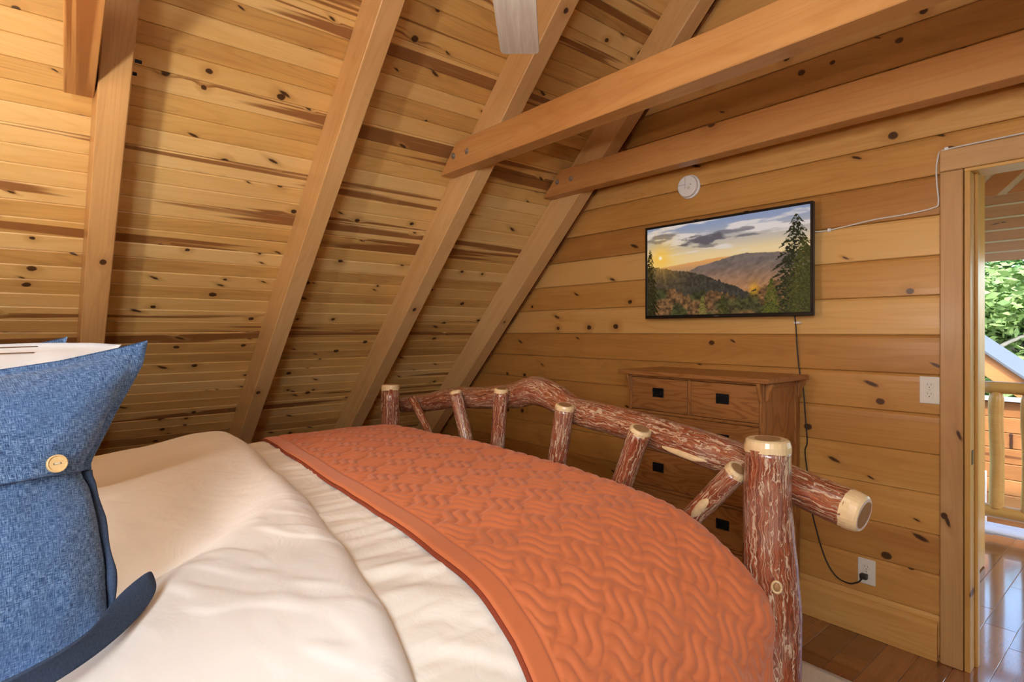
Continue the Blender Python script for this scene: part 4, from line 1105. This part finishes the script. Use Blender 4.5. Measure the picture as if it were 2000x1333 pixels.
# ------------------------------------------------------------------ rug
N_r = 90
xr = np.linspace(-3.0, -0.45, N_r); yr = np.linspace(-0.2, 2.49, N_r)
gx, gy = np.meshgrid(xr, yr, indexing='ij')
gz = 0.010 + 0.003 * (vnoise(gx * 40, gy * 40, 77, 2) - 0.5) 
Vr = np.stack([gx, gy, gz], -1).reshape(-1, 3); ii = np.arange(N_r * N_r).reshape(N_r, N_r)
Fr = np.stack([ii[:-1, :-1], ii[1:, :-1], ii[1:, 1:], ii[:-1, 1:]], -1).reshape(-1, 4)
rg = mesh_obj('rug', Vr.tolist(), Fr.tolist(), M_RUG, None, True); sm = rg.modifiers.new('thick', 'SOLIDIFY'); sm.thickness = 0.009; sm.offset = -1
tag(rg, 'cream low pile rug under the bed beside the near post', 'rug')

# ------------------------------------------------------------------ ceiling fan
FHX, FHY, FZ = -0.870, 0.715, 2.252
fan = empty('ceiling_fan', (FHX, FHY, RZ - 0.1)); tag(fan, 'ceiling fan with grey washed blades, one tip showing at top', 'ceiling fan')
bm_to('downrod', cyl_bm(0.012, RZ - 0.22 - 2.42, 16), M_STEEL, fan, matrix=Matrix.Translation((FHX, FHY, (RZ - 0.22 + 2.42) / 2)))
bm_to('canopy', cyl_bm(0.07, 0.08, 32, 0.01), M_STEEL, fan, matrix=Matrix.Translation((FHX, FHY, RZ - 0.20)))
bm_to('motor', cyl_bm(0.105, 0.12, 40, 0.02), M_STEEL, fan, matrix=Matrix.Translation((FHX, FHY, 2.37)))
bm_to('hub', cyl_bm(0.06, 0.05, 32, 0.01), M_STEEL, fan, matrix=Matrix.Translation((FHX, FHY, 2.285)))
a0 = math.atan2(0.694, -0.722)
bl = [(0.12, -0.048), (0.20, -0.055), (0.60, -0.0600), (0.615, -0.055), (0.62, -0.042), (0.624, 0.0), (0.634, 0.042), (0.632, 0.055), (0.618, 0.0600), (0.20, 0.055), (0.12, 0.048)]
for k in range(5):
    m = Matrix.Translation((FHX, FHY, FZ)) @ Matrix.Rotation(a0 + k * 2 * math.pi / 5, 4, 'Z') @ Matrix.Rotation(math.radians(6), 4, 'X')
    blade = prism('blade', bl, 'z', -0.003, 0.003, M_BLADE, fan, 0.0012, matrix=m)
    box('blade_arm', 0.04, 0.20, -0.018, 0.018, 0.004, 0.010, M_STEEL, blade, 0.002, matrix=m)

# ------------------------------------------------------------------ landing and outdoors through the doorway
post = vert_board('porch_post', -0.945, -0.782, 4.20, 4.36, 0.0, 3.2, M_LOGY, None, 0.01)
tag(post, 'yellow pine post standing beyond the doorway', 'post')
edge_ = box('deck_edge', -3.2, 2.4, 5.102, 5.34, -0.12, 0.012, M_STONE, None, 0.006)
tag(edge_, 'pale bright deck edge under the log railing', 'deck edge')
rl = empty('log_railing', (-0.3, 5.22, 0.012)); tag(rl, 'yellow log railing with turned balusters outside the doorway', 'railing')
def ylog(name, pts, r, seed):
    return tube(name, pts, r, M_LOGY, rl, 18, 8, True, 0.05, seed)[0]
ylog('handrail', [(-0.95, 5.18, 1.005), (-0.3, 5.18, 1.005), (0.9, 5.18, 1.005)], 0.043, 71)
ylog('bottom_rail', [(-1.05, 5.18, 0.135), (-0.3, 5.18, 0.135), (0.9, 5.18, 0.135)], 0.046, 72)
for i in range(9):
    x = -0.868 + i * 0.172
    ylog('baluster', [(x, 5.18, 0.16), (x, 5.18, 0.24), (x + 0.004, 5.18, 0.5), (x - 0.003, 5.18, 0.80), (x, 5.18, 0.93), (x, 5.18, 0.985)], [0.044, 0.043, 0.041, 0.042, 0.042, 0.024], 80 + i)
# log wing behind the railing
wing = empty('log_wing', (-0.6, 7.2, -1.0)); tag(wing, 'low cedar boarded wing with sloping roof edge seen past the railing', 'building')
for r in range(12):
    zb = -1.05 + 0.148 * r
    box('board', -1.9, 0.8, 7.10, 7.14, zb, zb + 0.1455, M_CEDAR, wing, 0.006)
box('sill_cap', -1.95, 0.85, 7.05, 7.20, 0.731, 0.765, M_STONE, wing, 0.004)
box('white_panel', -1.40, -1.255, 7.03, 7.07, -0.47, 0.05, M_STONE, wing, 0.004)
box('backing', -1.9, 0.8, 7.14, 7.3, -1.05, 0.73, M_CEDAR, wing, 0.0)
prism('barge_board', [(-1.90, 1.62), (-0.55, 0.50), (-0.55, 0.28), (-1.90, 1.36)], 'y', 7.6, 7.66, M_CEDAR, wing, 0.004)
prism('roof_edge', [(-1.92, 1.665), (-0.50, 0.487), (-0.50, 0.455), (-1.92, 1.632)], 'y', 7.56, 8.6, M_ROOFM, wing, 0.002)
# porch soffit: sloping boards, edge light painted as pale strips; slatted strip above the door
M_SOFF = pine('pale_cedar_soffit', (0.74, 0.40, 0.19), (0.62, 0.29, 0.12), (0.30, 0.12, 0.05), 0.6, 4.0, 0.1, 0.5, 0.6, 0.4)
sof = empty('porch_roof', (-0.5, 4.8, 2.3)); tag(sof, 'red cedar porch soffit boards sloping away above the trees', 'porch roof')
phi = math.radians(18.3)
for i in range(6):
    d0 = i * 0.19
    m = axes((1, 0, 0), (0, math.cos(phi), -math.sin(phi)), (0, math.sin(phi), math.cos(phi)), (-0.2, 4.80 + (d0 + 0.086) * math.cos(phi), 2.305 - (d0 + 0.086) * math.sin(phi)))
    box('soffit_board', -1.9, 1.9, -0.086, 0.084, 0.0, 0.02, M_SOFF, sof, 0.002, matrix=m)
    m = axes((1, 0, 0), (0, math.cos(phi), -math.sin(phi)), (0, math.sin(phi), math.cos(phi)), (-0.2, 4.80 + (d0 - 0.008) * math.cos(phi), 2.305 - (d0 - 0.008) * math.sin(phi)))
    if i: box('edge_light_strip', -1.9, 1.9, -0.010, 0.010, -0.004, 0.012, M_LITSTRIP, sof, 0.001, matrix=m)
m = axes((1, 0, 0), (0, math.cos(phi), -math.sin(phi)), (0, math.sin(phi), math.cos(phi)), (-0.2, 4.80, 2.305))
box('roof_deck', -1.9, 1.9, -0.02, 1.14, 0.022, 0.06, M_CEDAR, sof, 0.002, matrix=m)
box('landing_roof', -3.0, 2.2, 3.08, 4.86, 2.70, 2.78, M_SOFF, sof, 0.003)
# slanting slats between door head and soffit; pale strips paint the sky between them
for i in range(9):
    x0 = -1.35 + i * 0.20
    prism('slat', [(x0, 2.28), (x0 + 0.15, 2.28), (x0 + 0.15 + 0.38, 2.66), (x0 + 0.38, 2.66)], 'y', 4.78, 4.80, M_SOFF, sof, 0.002)
    prism('sky_gap_strip', [(x0 + 0.15, 2.28), (x0 + 0.20, 2.28), (x0 + 0.20 + 0.38, 2.66), (x0 + 0.15 + 0.38, 2.66)], 'y', 4.786, 4.796, M_LITSTRIP, sof, 0.001)

# trees
def tree(x, y, z0, hgt, rad, nleaf, mat, seed, lab, lean=0.3, leaf=0.085):
    rs = np.random.RandomState(seed)
    e = empty('tree', (x, y, z0)); tag(e, lab, 'tree', 'trees beyond the porch')
    tube('trunk', [(x, y, z0), (x + lean * 0.3, y, z0 + hgt * 0.4), (x + lean, y, z0 + hgt * 0.85)], [0.16, 0.11, 0.04], M_TRUNK, e, 10, 6)
    for k in range(7):
        t = 0.35 + 0.07 * k; a = rs.rand() * 6.28; L = rad * 0.8
        p = np.array((x + lean * t, y, z0 + hgt * t))
        tube('branch', [tuple(p), tuple(p + np.array((math.cos(a) * L * 0.5, math.sin(a) * L * 0.5, L * 0.25))), tuple(p + np.array((math.cos(a) * L, math.sin(a) * L, L * 0.35)))], [0.05, 0.03, 0.012], M_TRUNK, e, 6, 4)
    nc = 46
    cc = rs.randn(nc, 3); cc /= np.linalg.norm(cc, axis=1)[:, None]; cc *= (rs.rand(nc, 1) ** 0.4)
    cc = cc * np.array((rad, rad, hgt * 0.36)) + np.array((x + lean * 0.5, y, z0 + hgt * 0.62))
    P = cc[rs.randint(0, nc, nleaf)] + rs.randn(nleaf, 3) * np.array((0.30, 0.30, 0.17)) * rad * 0.55
    A = rs.randn(nleaf, 3); A[:, 2] *= 0.45; A /= np.linalg.norm(A, axis=1)[:, None]
    B = np.cross(A, rs.randn(nleaf, 3)); B /= np.linalg.norm(B, axis=1)[:, None]
    s = leaf * (0.6 + 0.8 * rs.rand(nleaf, 1))
    V = np.stack([P - A * s, P + B * s * 0.42, P + A * s, P - B * s * 0.42], 1).reshape(-1, 3)
    Fc = np.arange(nleaf * 4).reshape(-1, 4)
    o = mesh_obj('foliage', V.tolist(), Fc.tolist(), mat, e); o['kind'] = 'stuff'
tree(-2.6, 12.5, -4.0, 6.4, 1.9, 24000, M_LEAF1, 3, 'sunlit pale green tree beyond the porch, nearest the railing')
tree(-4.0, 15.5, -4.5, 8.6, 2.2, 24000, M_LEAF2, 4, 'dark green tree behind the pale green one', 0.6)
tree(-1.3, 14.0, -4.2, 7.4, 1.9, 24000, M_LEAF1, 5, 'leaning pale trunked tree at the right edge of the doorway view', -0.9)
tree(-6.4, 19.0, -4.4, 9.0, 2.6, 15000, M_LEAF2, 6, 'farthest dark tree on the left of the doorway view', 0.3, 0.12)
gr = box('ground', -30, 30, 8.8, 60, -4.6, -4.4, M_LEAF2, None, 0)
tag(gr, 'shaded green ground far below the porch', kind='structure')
